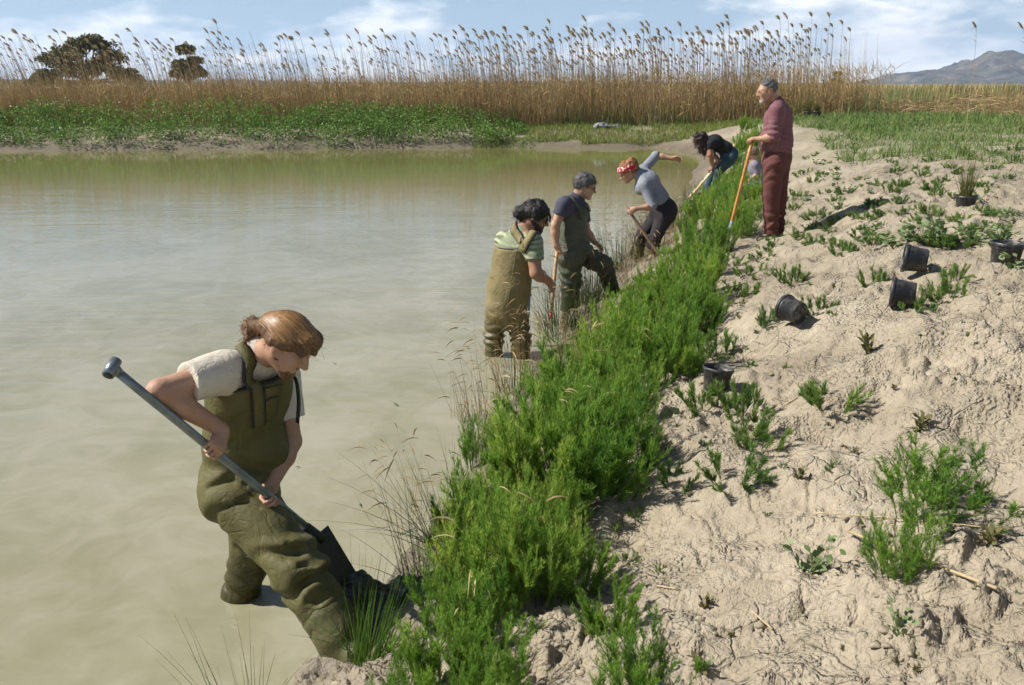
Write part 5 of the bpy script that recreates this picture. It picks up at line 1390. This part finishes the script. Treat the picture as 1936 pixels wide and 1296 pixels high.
# ---------------------------------------------------------------- 2. man in tan waders, seen from behind
def tan_man():
    A = at_y; Y = 7.5
    base = A(960, 672, Y)*V3(1, 1, 0)
    e = person('man in tan neoprene waders seen from behind, dark hair tied back, knee-deep in the pond', base)
    front = nrm((.62, .78, 0))
    pel, wai, che, nek = A(957, 588, Y), A(962, 545, Y-.02), A(973, 478, Y-.03), A(988, 437, Y-.02)
    Rs, Re = A(1007, 460, Y-.18), A(1013, 517, Y-.26); Ls, Le = A(952, 455, Y+.12), A(965, 510, Y+.30)
    wr = A(1036, 531, Y-.16); d = nrm(A(1046, 545, Y-.14)-wr); n = nrm(V3(-.6, .7, -.3)); s = np.cross(d, n)
    Lw = A(985, 545, Y+.36)
    h = Head(A(1013, 409, Y-.02), (.86, -.05, -.42), (.40, 0, .9), 1.02)
    B = Field(); h.skin(B); B.cone(h.p(0, -.03, -.04), nek, .058, .066, .03); B.cone(nek, che, .06, .12, .04); B.cone(che, pel, .12, .12, .04)
    for s_ in (Rs, Ls): B.cone(nek, s_, .05, .05, .04)
    arm(B, Rs, Re, wr, 1.2, r0=.058); hand(B, wr, d, n, -s if (-s)@V3(0, 0, 1) > 0 else s, (35, 50, 35)); arm(B, Ls, Le, Lw, 1.1); hand(B, Lw, nrm(Lw-Le), V3(.5, -.8, 0), V3(.3, .3, .9), GRIPC)
    hl, kl, wl = A(938, 598, Y+.04), A(934, 640, Y+.02), A(934, 672, Y+.02); hr_, kr, wr2 = A(978, 598, Y-.06), A(985, 640, Y-.05), A(984, 672, Y-.04)
    B.chain([pel, hl, kl], [.1, .08, .06], .03); B.chain([pel, hr_, kr], [.1, .08, .06], .03)
    obj('body', B.mesh('body', .0085, SKIN2, base), e)
    Wd = Field(); cp = A(925, 466, Y); cut = [(cp, nrm((.0, .0, 1)))]
    torso(Wd, pel, wai, che, nek, Ls, Rs, front, .01, (.168, .178, .178), .84, .05, cut, upper=False)
    Wd.ell(A(957, 580, Y-.04), (.165, .14, .13), None, .06)
    low = V3(0, 0, -.22)
    Wd.cone(hl, kl, .098, .084, .025); Wd.cone(kl, wl, .084, .074, .02); Wd.cone(wl, wl+low, .074, .074, .02)
    Wd.cone(hr_, kr, .098, .086, .025); Wd.cone(kr, wr2, .086, .075, .02); Wd.cone(wr2, wr2+low, .075, .075, .02)
    Wd.post += [folds(hl, wl, .17, .13, .011, .075, 3), folds(hr_, wr2, .17, .13, .011, .075, 5), folds(pel, pel+V3(0, 0, -1), .02, .07, .006, .09, 6), ruffle(.010, 7, 3), ruffle(.006, 15, 7)]
    obj('waders', Wd.mesh('waders', .0095, TANW, base), e)
    for (k_, w_) in ((kl, wl), (kr, wr2)):
        Bo = Field(); Bo.cone(w_+V3(0, 0, .085), w_+V3(0, 0, -.2), .076, .074, .02); Bo.post += [ruffle(.006, 12, 4)]; obj('boot', Bo.mesh('boot', .01, BOOTG, base), e)
    Sh = Field(); torso(Sh, wai, (wai+che)/2, che, nek, Ls, Rs, front, -.004, (.130, .140, .158), .78, .05); sleeve(Sh, Rs, Re, .58, .082, .080, .05); sleeve(Sh, Ls, Le, .6, .075, .075, .04)
    Sh.cone(nek-(nek-che)*.1, nek+nrm(h.C-nek)*.01, .082, .074, .03); Sh.post += [ruffle(.012, 9, 13)]
    obj('t_shirt', Sh.mesh('t_shirt', .0095, STRIPE, base), e)
    U = Field(); U.pr = Wd.pr+Sh.pr
    for nm, pts in (('strap', [A(974, 475, Y-.3), A(968, 450, Y-.3), A(966, 430, Y-.1), A(969, 421, Y+.02)]), ('strap', [A(976, 475, Y-.3), A(990, 458, Y-.3), A(1003, 445, Y-.25), A(1013, 447, Y-.12)])):
        s1 = obj(nm, ribbon('strap', pts, .075, .007, BLACKTRIM, base, U, .004), e); obj('webbing', ribbon('webbing', pts, .060, .005, TANW, base, U, .0105), s1)
    obj('seam', ribbon('seam', [A(974, 470, Y-.3), A(966, 510, Y-.3), A(958, 560, Y-.3), A(954, 598, Y-.3)], .006, .003, TANW, base, Wd, .002), e)
    obj('bib_edge', ribbon('bib_edge', [A(930, 464, Y-.15), A(945, 464, Y-.25), A(960, 464, Y-.3)], .014, .005, BLACKTRIM, base, Wd, .003), e)
    Hr = Field(); h.hair(Hr, .016, -.022); bun = A(984, 403, Y-.02); Hr.cone(h.p(0, -.09, .03), bun, .05, .04, .03); Hr.ell(bun, (.052, .05, .055), None, .03)
    Hr.cone(h.p(0, -.08, -.02), bun+V3(.03, 0, -.06), .045, .03, .03); Hr.post += [ruffle(.022, 26, 3), ruffle(.012, 60, 4)]
    Hr.cone(h.p(.02, .105, .06), h.p(.02, .122, .01), .006, .004, .01)
    fuzz(obj('hair', Hr.mesh('hair', .0075, HBLACK, base, smooth=1), e), FZ_BLACK, 900, (.025, .06), .0016, 1.2)
    Br = Field(); h.beard(Br, .009, -.034); Br.post += [ruffle(.008, 50, 4)]; obj('beard', Br.mesh('beard', .0075, HBLACK, base), e)
    spectacles(h, e, base, LENS, None, .003, 1.15)
    g0 = A(1002, 530, Y-.05)*0 + A(1002, 532, Y+.33); g1 = A(992, 670, Y+.28)
    t1 = shaft_tool('spade', 'pale grey spade shaft held in front of the man in tan waders', g0, g1+V3(0, 0, -.12), .016, GREYPAINT)
    obj('blade', blade_mesh('blade', g1+V3(0, 0, -.12), g1+V3(0, 0, -.05), g1+V3(-.01, 0, -.32), V3(1, .3, 0), .17, .1, DARKSTEEL), t1)
tan_man()

# ---------------------------------------------------------------- 3. man in navy T-shirt and grey-green waders stepping up
def navy_man():
    A = at_y; Y = 9.15
    base = A(1075, 583, Y)*V3(1, 1, 0)
    e = person('grey-haired man in navy T-shirt and dark green waders stepping up out of the water', base)
    front = nrm((.95, -.15, 0))
    pel, wai, che, nek = A(1084, 472, Y), A(1083, 440, Y), A(1085, 405, Y), A(1090, 378, Y)
    Rs, Re = A(1066, 388, Y-.16), A(1049, 428, Y-.20); Ls, Le = A(1100, 395, Y+.18), A(1109, 440, Y+.22)
    TA_, TB_ = A(1053, 476, Y-.22), A(1041, 600, Y-.36); T = nrm(TB_-TA_)
    GR = A(1052.6, 478, Y-.222); Rw, Rd, Rn, Rt = grip(GR, -T, V3(.25, 0, -1), (.9, .2, 0), 1.0)
    Rw = GR + V3(-.01, .0, .075); Rd = nrm(GR-Rw+V3(.03, 0, 0)); Rn = nrm(V3(.75, .55, 0)); Rt = nrm(V3(.5, -.8, .1))
    Lw = A(1124, 458, Y+.2); Ld = nrm(A(1134, 466, Y+.18)-Lw)
    h = Head(A(1106, 352, Y-.02), (.93, -.12, -.33), (.33, 0, .95), 1.02)
    B = Field(); h.skin(B); B.cone(h.p(0, -.03, -.04), nek, .054, .06, .03); B.cone(nek, che, .06, .11, .04); B.cone(che, pel, .11, .11, .04)
    for s_ in (Rs, Ls): B.cone(nek, s_, .045, .048, .04)
    arm(B, Rs, Re, Rw, 1.12); hand(B, Rw, Rd, Rn, Rt, (40, 55, 40)); arm(B, Ls, Le, Lw, 1.1); hand(B, Lw, Ld, V3(-.5, -.5, -.7), V3(.2, -.9, .3), (30, 40, 30))
    hr_, kr, wr2 = A(1077, 485, Y-.06), A(1079, 532, Y-.04), A(1076, 583, Y-.02); hl, kl, al, tl = A(1094, 480, Y+.10), A(1141, 500, Y+.08), A(1158, 552, Y+.16), A(1180, 560, Y+.16)
    B.chain([pel, hr_, kr], [.1, .08, .06], .03); B.chain([pel, hl, kl, al], [.1, .08, .06, .05], .03)
    obj('body', B.mesh('body', .009, SKIN, base), e)
    Wd = Field(); cut = [(A(1075, 402, Y), nrm((-.45, 0, 1)))]
    torso(Wd, pel, wai, che, nek, Ls, Rs, front, .01, (.170, .160, .160), .80, .05, cut, upper=False); Wd.cone(che, nek, .165, .12, .04, sq=(front, .8), cut=cut)
    Wd.cone(pel, hr_, .16, .13, .05); Wd.cone(hr_, kr, .125, .112, .04); Wd.cone(kr, wr2, .110, .085, .02); Wd.cone(wr2, wr2+V3(0, 0, -.2), .085, .085, .02)
    Wd.cone(pel, hl, .15, .125, .05); Wd.cone(hl, kl, .130, .098, .04); Wd.cone(kl, al, .095, .080, .02)
    Wd.post += [folds(hl, kl, .08, .16, .017, .085, 3, V3(0, 0, 1)), folds(hr_, wr2, .2, .2, .015, .10, 5), folds(kl, al, .05, .12, .010, .08, 8), folds(pel, che, .05, .08, .008, .07, 9), ruffle(.008, 8, 3)]
    obj('waders', Wd.mesh('waders', .0095, GREENW, base), e)
    Bo = Field(); Bo.cone(wr2+V3(0, 0, .18), wr2+V3(0, 0, -.2), .080, .078, .02); obj('boot', Bo.mesh('boot', .01, BOOTG, base), e)
    Bo = Field(); Bo.cone(kl+(al-kl)*.6, al, .078, .075, .02); Bo.cone(al, tl, .07, .045, .03); obj('boot', Bo.mesh('boot', .01, BOOTG, base), e)
    Sh = Field(); torso(Sh, wai, (wai+che)/2, che, nek, Ls, Rs, front, .006, (.15, .155, .16), .78, .05); sleeve(Sh, Rs, Re, .50, .078, .078, .05); sleeve(Sh, Ls, Le, .55, .07, .07, .04)
    Sh.cone(nek-(nek-che)*.1, nek+nrm(h.C-nek)*.01, .074, .068, .03); Sh.post += [ruffle(.010, 9, 13)]
    obj('t_shirt', Sh.mesh('t_shirt', .0095, NAVY, base), e)
    U = Field(); U.pr = Wd.pr+Sh.pr
    obj('strap', ribbon('strap', [A(1050, 402, Y-.02), A(1062, 384, Y-.1), A(1078, 372, Y-.1), A(1088, 378, Y-.15), A(1096, 395, Y-.16), A(1100, 415, Y-.16)], .050, .006, GREENW, base, U, .005), e)
    obj('strap', ribbon('strap', [A(1099, 380, Y-.05), A(1106, 390, Y-.08), A(1116, 400, Y-.08)], .024, .004, GREENW, base, None, 0, 10, (-.3, -.9, .2)), e)
    Hr = Field(); h.hair(Hr, .017, -.004); Hr.post += [ruffle(.020, 30, 3), ruffle(.010, 65, 4)]
    fuzz(obj('hair', Hr.mesh('hair', .0075, HDARKG, base, smooth=1), e), FZ_GREY, 900, (.02, .045), .0016, 1.2)
    spectacles(h, e, base, None, BLACKTRIM, .0026); eyes(h, e, base)
    shaft_tool('wooden_pole', 'wooden pole with a red tip under the hand of the man in navy', TA_, TB_-T*.03, .0185, WOOD, [('tip', [TB_-T*.04, TB_+T*.012], [.0192, .0195], REDP)], 'pole')
navy_man()

# ---------------------------------------------------------------- 4. woman with the red headband
def headband_woman():
    A = at_y; Y = 10.75
    base = A(1215, 512, Y)*V3(1, 1, 0); base[2] = float(ground_z([base[0]], [base[1]])[0])
    e = person('woman in grey jumper, black trousers and red headband leaning forward, one arm flung back', base)
    front = nrm((-.80, .25, -.55))
    pel, wai, che, nek = A(1252, 398, Y), A(1246, 374, Y), A(1226, 345, Y), A(1208, 330, Y)
    Ls, Le = A(1218, 350, Y-.17), A(1234, 391, Y-.26); Rs, Re = A(1215, 323, Y+.17), A(1240, 295, Y+.28)
    TA_, TB_ = A(1182, 389, Y-.24), A(1257, 498, Y-.40); T = nrm(TB_-TA_)
    G = TA_+T*.10; Lw, Ld, Ln, Lt = grip(G, -T, V3(-1, 0, -.05), (0, .9, .3), .92)
    Rw = A(1272, 300, Y+.22); Rd = nrm(V3(.95, -.1, -.05))
    h = Head(A(1187, 325, Y-.02), (-.80, -.10, -.55), (-.50, 0, .85), .98)
    B = Field(); h.skin(B); B.cone(h.p(0, -.03, -.05), nek, .048, .055, .03); B.cone(nek, che, .055, .1, .04); B.cone(che, pel, .1, .1, .04)
    for s_ in (Rs, Ls): B.cone(nek, s_, .04, .045, .04)
    arm(B, Ls, Le, Lw, .92); hand(B, Lw, Ld, Ln, Lt, GRIPC, 0, .92); arm(B, Rs, Re, Rw, .92); hand(B, Rw, Rd, V3(.1, -.8, -.5), V3(0, -.5, .8), (42, 55, 30), .12, .92)
    gl = A(1228, 512, Y-.12); gr = A(1203, 510, Y+.10)
    hl, kl = A(1258, 408, Y-.08), A(1236, 455, Y-.14); hr_, kr = A(1245, 408, Y+.08), A(1213, 448, Y+.06)
    B.chain([pel, hl, kl, gl], [.1, .08, .05, .04], .03); B.chain([pel, hr_, kr, gr], [.1, .08, .05, .04], .03)
    obj('body', B.mesh('body', .009, SKIN, base), e)
    Tr = Field(); Tr.cone(pel, wai, .152, .128, .04, sq=(front, .85), cut=[(wai, nrm(che-wai))]); Tr.ell(A(1262, 398, Y), (.12, .16, .13), None, .05)
    for hh, kk, an in ((hl, kl, gl), (hr_, kr, gr)):
        Tr.cone(pel, hh, .14, .105, .05); Tr.cone(hh, kk, .105, .072, .04); Tr.cone(kk, kk+(an-kk)*.25, .078, .082, .02, cut=[(kk+(an-kk)*.25, nrm(an-kk))])
        Bo = Field(); Bo.cone(kk+(an-kk)*.12, an, .064, .058, .02); Bo.cone(an, an+V3(-.12, 0, -.03), .05, .035, .03); obj('boot', Bo.mesh('boot', .0105, BOOTG, base), e)
    Tr.post += [ruffle(.006, 9, 3), folds(hl, gl, .32, .06, .008, .05, 4)]
    obj('trousers', Tr.mesh('trousers', .0095, BLACKP, base), e)
    Sh = Field(); torso(Sh, pel+(wai-pel)*.55, wai, che, nek, Ls, Rs, front, .002, (.140, .128, .138), .82, .04, cut=[(pel+(wai-pel)*.55, nrm(pel-wai))])
    sleeve(Sh, Ls, Le, 1.0, .062, .055, .04); Sh.cone(Le, Le+(Lw-Le)*.16, .052, .052, .02, cut=[(Le+(Lw-Le)*.14, nrm(Lw-Le))])
    Sh.cone(Rs, Re, .062, .055, .04); Sh.cone(Re, Re+(Rw-Re)*.14, .054, .054, .02, cut=[(Re+(Rw-Re)*.10, nrm(Rw-Re))])
    Sh.ell(A(1213, 355, Y-.05), (.09, .12, .09), None, .05); Sh.post += [ruffle(.008, 9, 13), folds(wai, che, .02, .1, .005, .05, 4)]
    obj('jumper', Sh.mesh('jumper', .0095, GREYK, base), e)
    Hr = Field(); h.hair(Hr, .016, -.012); Hr.ell(h.p(0, -.105, .075), V3(.055, .055, .055), None, .03); Hr.cone(h.p(0, -.10, .03), h.p(0, -.09, -.055), .05, .035, .03)
    Hr.post += [ruffle(.026, 28, 3), ruffle(.014, 60, 4)]; fuzz(obj('hair', Hr.mesh('hair', .0075, HRED, base, smooth=1), e), FZ_RED, 420, (.02, .045), .0014, 1.2)
    Bd = Field(); nb_ = nrm(V3(0, -.35, .94)@h.R); c0 = h.p(0, .0, .045)
    Bd.ell(h.p(0, -.012, .028), V3(.104, .124, .114)*h.s, h.R, .0, cut=[(c0+nb_*.032, nb_), (c0-nb_*.026, -nb_)]); Bd.post += [ruffle(.008, 30, 3)]
    obj('headband', Bd.mesh('headband', .008, BANDANA, base), e)
    spectacles(h, e, base, None, BLACKTRIM, .003); eyes(h, e, base)
    t_ = shaft_tool('spade', 'brown wooden spade handle planted in the bank by the woman with the headband', TA_, TB_, .019, WOODD)
    obj('blade', blade_mesh('blade', TB_, TB_-T*.02, TB_+T*.24, V3(.2, 1, 0), .18, .1, DARKSTEEL), t_)
headband_woman()

# ---------------------------------------------------------------- 5. standing man in plum
def plum_man():
    A = at_y; Y = 9.97
    gz0 = float(ground_z([2.92], [9.97])[0]); dz = V3(0, 0, gz0 - A(1462, 436, Y)[2])
    base = A(1462, 436, Y)+dz
    e = person('bearded man in plum checked shirt and maroon trousers leaning on a long handle', base)
    front = nrm((-.93, -.25, 0))
    J = lambda px, py, y=Y: A(px, py, y)+dz*.9
    pel, wai, che, nek = J(1470, 283), J(1470, 252), J(1473, 208), J(1470, 182)
    Ls, Le = J(1470, 193, Y-.17), J(1464, 243, Y-.20); Rs, Re = J(1478, 195, Y+.18), J(1452, 240, Y+.24)
    TA_, TB_ = J(1424, 250, Y-.06), A(1377, 446, Y-.10); T = nrm(TB_-TA_)
    Lw = J(1437, 248, Y-.12); Rw = J(1438, 247, Y+.06)
    h = Head(J(1452, 156), (-.94, -.15, -.22), (-.2, 0, .97), 1.03)
    B = Field(); h.skin(B); B.cone(h.p(0, -.03, -.04), nek, .055, .064, .03); B.cone(nek, che, .06, .11, .04); B.cone(che, pel, .11, .11, .04)
    for s_ in (Rs, Ls): B.cone(nek, s_, .045, .048, .04)
    arm(B, Ls, Le, Lw, 1.1); hand(B, Lw, nrm(V3(-1, .25, .02)), V3(0, .25, -1), V3(0, .9, .2), (30, 55, 45), .05)
    arm(B, Rs, Re, Rw, 1.05); hand(B, Rw, nrm(V3(-1, -.2, .05)), V3(0, -.2, -1), V3(0, -.9, .2), (35, 55, 45), .05)
    hl, kl, al = J(1465, 296, Y-.09), J(1459, 355, Y-.08), A(1459, 428, Y-.06)+dz; hr_, kr, ar = J(1474, 296, Y+.09), J(1472, 355, Y+.10), A(1470, 424, Y+.14)+dz
    B.chain([pel, hl, kl, al], [.1, .08, .05, .04], .03); B.chain([pel, hr_, kr, ar], [.1, .08, .05, .04], .03)
    obj('body', B.mesh('body', .009, SKIN, base), e)
    Tr = Field(); Tr.cone(pel, wai+(pel-wai)*.3, .162, .155, .04, sq=(front, .95), cut=[(wai+(pel-wai)*.3, UPZ)])
    for hh, kk, an in ((hl, kl, al), (hr_, kr, ar)):
        Tr.cone(pel, hh, .140, .116, .05); Tr.cone(hh, kk, .118, .098, .03); Tr.cone(kk, an, .098, .078, .02, cut=[(an+V3(0, 0, .005), -UPZ)])
        Bo = Field(); Bo.cone(an+V3(.03, 0, -.035), an+V3(-.13, -.03, -.045), .048, .040, .02, sq=(UPZ, .8)); Bo.cone(an+V3(.02, 0, .02), an+V3(.02, 0, -.03), .045, .045, .02); obj('shoe', Bo.mesh('shoe', .009, SHOE, base), e)
    Tr.post += [folds(hl, al, .60, .12, .011, .09, 3), folds(hr_, ar, .6, .12, .011, .09, 4), folds(hl, al, .1, .15, .007, .12, 6, V3(.8, -.4, .3)), ruffle(.009, 7, 3)]
    obj('trousers', Tr.mesh('trousers', .0095, PLUM, base), e)
    Sh = Field(); torso(Sh, pel+(wai-pel)*.55, wai, che, nek, Ls, Rs, front, .004, (.165, .168, .155), .90, .05)
    Sh.ell(J(1465, 250, Y), (.150, .165, .13), None, .06)
    sleeve(Sh, Ls, Le, 1.0, .078, .074, .04); Sh.cone(Le, Le+(Lw-Le)*.22, .070, .066, .02, cut=[(Le+(Lw-Le)*.2, nrm(Lw-Le))]); Sh.cone(Rs, Re, .075, .068, .04); Sh.cone(Re, Re+(Rw-Re)*.2, .066, .062, .02, cut=[(Re+(Rw-Re)*.16, nrm(Rw-Re))])
    Sh.cone(nek-V3(0, 0, .02), nek+nrm(h.C-nek)*.045, .078, .070, .03, cut=[(nek+nrm(h.C-nek)*.045, nrm(h.C-nek))])
    Sh.post += [ruffle(.012, 8, 13), folds(Ls, Le, .24, .10, .009, .06, 4), folds(pel, che, .08, .05, .010, .07, 6)]
    obj('shirt', Sh.mesh('shirt', .0095, CHECK, base), e)
    Hr = Field(); h.hair(Hr, .003, .002, (0, -.74, .67)); Hr.post += [ruffle(.012, 40, 3), ruffle(.010, 80, 5)]; fuzz(obj('hair', Hr.mesh('hair', .0075, HGREY, base), e), FZ_GREY, 700, (.012, .028), .0014, .6)
    Br = Field(); h.beard(Br, .002, -.058); Br.post += [ruffle(.006, 50, 4)]; obj('beard', Br.mesh('beard', .0075, BEARDW, base), e)
    spectacles(h, e, base, None, GOLD, .0026); eyes(h, e, base)
    q = TA_+(TB_-TA_)*.845
    shaft_tool('long_handled_spade', 'long orange wooden handle with grey lower end under the hands of the man in plum', TA_+V3(0, 0, .012), TB_, .0175, WOODO, [('ferrule', [q, TB_-T*.0, TB_+T*.10], [.0185, .0195, .020], GREYPAINT)])
plum_man()

# ---------------------------------------------------------------- 6, 7. two people bending at the far end of the strip, 8. child
def bender(Y, dx, label, shirt, trous, hairm_, main=True):
    A = lambda px, py, y=0.0: at_y(px+dx, py, Y+y)
    base = A(1348, 352); base[2] = float(ground_z([base[0]], [base[1]])[0])
    e = person(label, base)
    front = nrm((-.45, 0, -.9))
    pel, wai, che, nek = A(1379, 294), A(1371, 281), A(1352, 270), A(1339, 266)
    Ls, Le = A(1344, 273, -.15), A(1343, 293, -.18); Rs, Re = A(1348, 268, .17), A(1349, 294, .15)
    Tm, Tt = A(1390, 274, -.05), A(1304, 374, -.10); T = nrm(Tt-Tm)
    G1 = Tm+(Tt-Tm)*.50; G2 = Tm+(Tt-Tm)*.38
    Lw = G1+V3(.0, -.02, .085); Rw = G2+V3(.02, .03, .085)
    h = Head(A(1329, 267), (-.55, -.15, -.80), (-.80, 0, .50), .98)
    B = Field(); h.skin(B); B.cone(h.p(0, -.03, -.04), nek, .05, .055, .03); B.cone(nek, che, .055, .1, .04); B.cone(che, pel, .1, .1, .04)
    for s_ in (Rs, Ls): B.cone(nek, s_, .04, .045, .04)
    arm(B, Ls, Le, Lw, .95); hand(B, Lw, nrm(G1-Lw), V3(-.8, .3, 0), V3(.3, -.9, 0), GRIPC); arm(B, Rs, Re, Rw, .95); hand(B, Rw, nrm(G2-Rw), V3(-.8, -.3, 0), V3(.3, .9, 0), GRIPC)
    hl, kl, al = A(1379, 302, -.09), A(1358, 325, -.1), A(1347, 366, -.06); hr_, kr, ar = A(1376, 302, .09), A(1350, 325, .10), A(1336, 362, .10)
    B.chain([pel, hl, kl, al], [.09, .07, .05, .04], .03); B.chain([pel, hr_, kr, ar], [.09, .07, .05, .04], .03)
    obj('body', B.mesh('body', .011, SKIN if not main else SKIN2, base), e)
    Tr = Field(); Tr.cone(pel, wai, .142, .125, .04, cut=[(wai, nrm(che-wai))])
    for hh, kk, an in ((hl, kl, al), (hr_, kr, ar)): Tr.cone(pel, hh, .13, .10, .05); Tr.cone(hh, kk, .10, .075, .04); Tr.cone(kk, an, .072, .06, .03)
    Tr.post += [ruffle(.008, 9, 3)]; obj('trousers', Tr.mesh('trousers', .0125, trous, base), e)
    for an in (al, ar):
        Bo = Field(); Bo.cone(an, an+V3(-.13, 0, -.03), .05, .04, .02); obj('shoe', Bo.mesh('shoe', .012, SHOE, base), e)
    Sh = Field(); torso(Sh, pel+(wai-pel)*.6, wai, che, nek, Ls, Rs, front, .004, (.135, .130, .145), .85, .04); sleeve(Sh, Ls, Le, .5, .062, .06, .04); sleeve(Sh, Rs, Re, .5, .062, .06, .04)
    Sh.post += [ruffle(.008, 9, 13)]; obj('t_shirt', Sh.mesh('t_shirt', .0125, shirt, base), e)
    Hr = Field(); h.hair(Hr, .022, -.02)
    if main:
        for (x, y, x2, y2, r) in [(1322, 262, 1325, 285, .065), (1330, 268, 1332, 290, .06), (1318, 258, 1320, 272, .05), (1335, 272, 1334, 286, .045)]: Hr.cone(A(x, y, -.08), A(x2, y2, -.08), r, r*.55, .03)
    Hr.post += [ruffle(.04, 20, 3), ruffle(.025, 42, 4)]; fuzz(obj('hair', Hr.mesh('hair', .0105, hairm_, base, smooth=0), e), FZ_DKBR, 700, (.04, .10), .0022, 1.3)
    t_ = shaft_tool('spade', 'pale wooden spade angled to the water in the hands of the '+('woman in black' if main else 'person in blue jeans'), Tm, Tt, .018, PALEW)
    obj('blade', blade_mesh('blade', Tt, Tt-T*.02, Tt+T*.22, V3(.2, 1, 0), .17, .1, DARKSTEEL), t_)
bender(15.5, 0, 'curly-haired woman in black T-shirt and dark jeans bent over a spade', BLACKT, TEAL, HDKBR)
bender(16.6, -2, 'person in cream top and blue jeans mostly hidden behind the curly-haired woman in black', CREAM, BLUE, HKID, False)
def child():
    Y = 14.6; A = lambda px, py, y=0.0: at_y(px, py, Y+y)
    base = A(1428, 352); base[2] = float(ground_z([base[0]], [base[1]])[0])
    e = person('child in grey-lilac top half hidden among the shrubs behind the long orange handle', base)
    pel, wai, che, nek = A(1431, 350), A(1430, 336), A(1428, 318), A(1425, 307); front = nrm((-.8, .3, -.1))
    Ls, Le, Lw = A(1428, 313, -.11), A(1432, 330, -.13), A(1420, 338, -.14); Rs, Re, Rw = A(1424, 313, .11), A(1420, 330, .16), A(1408, 336, .12)
    h = Head(A(1423, 292), (-.85, .2, -.35), (-.3, 0, .93), .92)
    B = Field(); h.skin(B); B.cone(h.p(0, -.03, -.04), nek, .044, .048, .03); B.cone(nek, che, .05, .08, .04); B.cone(che, pel, .09, .09, .04)
    for s_ in (Rs, Ls): B.cone(nek, s_, .035, .04, .04)
    arm(B, Ls, Le, Lw, .8); hand(B, Lw, nrm(Lw-Le), V3(0, .5, -.8), V3(0, -.8, .3), (30, 40, 30), 0, .8); arm(B, Rs, Re, Rw, .8); hand(B, Rw, nrm(Rw-Re), V3(0, -.5, -.8), V3(0, .8, .3), (30, 40, 30), 0, .8)
    lg = [(A(1431, 356, -.07), A(1412, 356, -.09), base+V3(-.05, -.09, .05)), (A(1430, 356, .07), A(1411, 356, .10), base+V3(-.05, .1, .05))]
    for a, b, c in lg: B.chain([pel, a, b, c], [.08, .06, .045, .035], .03)
    obj('body', B.mesh('body', .0105, SKIN, base), e)
    Tr = Field(); Tr.cone(pel, wai, .12, .11, .04)
    for a, b, c in lg: Tr.chain([pel, a, b, c], [.10, .085, .062, .05], .03)
    obj('trousers', Tr.mesh('trousers', .0125, BLUE, base), e)
    for a, b, c in lg:
        Bo = Field(); Bo.cone(c, c+V3(-.11, 0, -.02), .042, .035, .02); obj('shoe', Bo.mesh('shoe', .012, SHOE, base), e)
    Sh = Field(); torso(Sh, pel+V3(0, 0, .05), wai, che, nek, Ls, Rs, front, -.01, (.125, .12, .125), .82, .04); Sh.cone(Ls, Le, .05, .045, .04); Sh.cone(Rs, Re, .05, .045, .04); Sh.post += [ruffle(.008, 10, 13)]
    obj('top', Sh.mesh('top', .0115, LILAC, base), e)
    Hr = Field(); h.hair(Hr, .016, -.014); Hr.post += [ruffle(.012, 30, 3)]; obj('hair', Hr.mesh('hair', .009, HKID, base), e); eyes(h, e, base)
child()
late_things()
# ---------------------------------------------------------------- thin haze over the plain
bx = (-7600, 7600, -600, 3900); hz_top = 175.0; hz_bot = -3.0
V = np.array([(x, y, z) for z in (hz_bot, hz_top) for (x, y) in ((bx[0], bx[2]), (bx[1], bx[2]), (bx[1], bx[3]), (bx[0], bx[3]))], float)
F = np.array([(3, 2, 1, 0), (4, 5, 6, 7), (0, 1, 5, 4), (1, 2, 6, 5), (2, 3, 7, 6), (3, 0, 4, 7)])
m, t = mat('pale_air'); vol = t.new('ShaderNodeVolumePrincipled', i_Color=(.50, .70, 1.0), i_Density=.00014, i_Anisotropy=.2); t.l.new(vol.outputs[0], t.out.inputs['Volume'])
hz = obj('haze', mesh_np('haze', V, F, m)); tag(hz, 'thin pale haze over the plain', 'haze', None, 'stuff')

# leaves, blades and hairs too fine to pick apart one by one
for o in S.objects:
    if o.parent is not None and o.type == 'MESH' and o.name.split('.')[0] in ('foliage', 'leaf', 'blade', 'stalk', 'crown', 'stem') and o.parent.name.split('.')[0] not in ('spade', 'tall_reed', 'long_handled_spade'):
        o['kind'] = 'stuff'
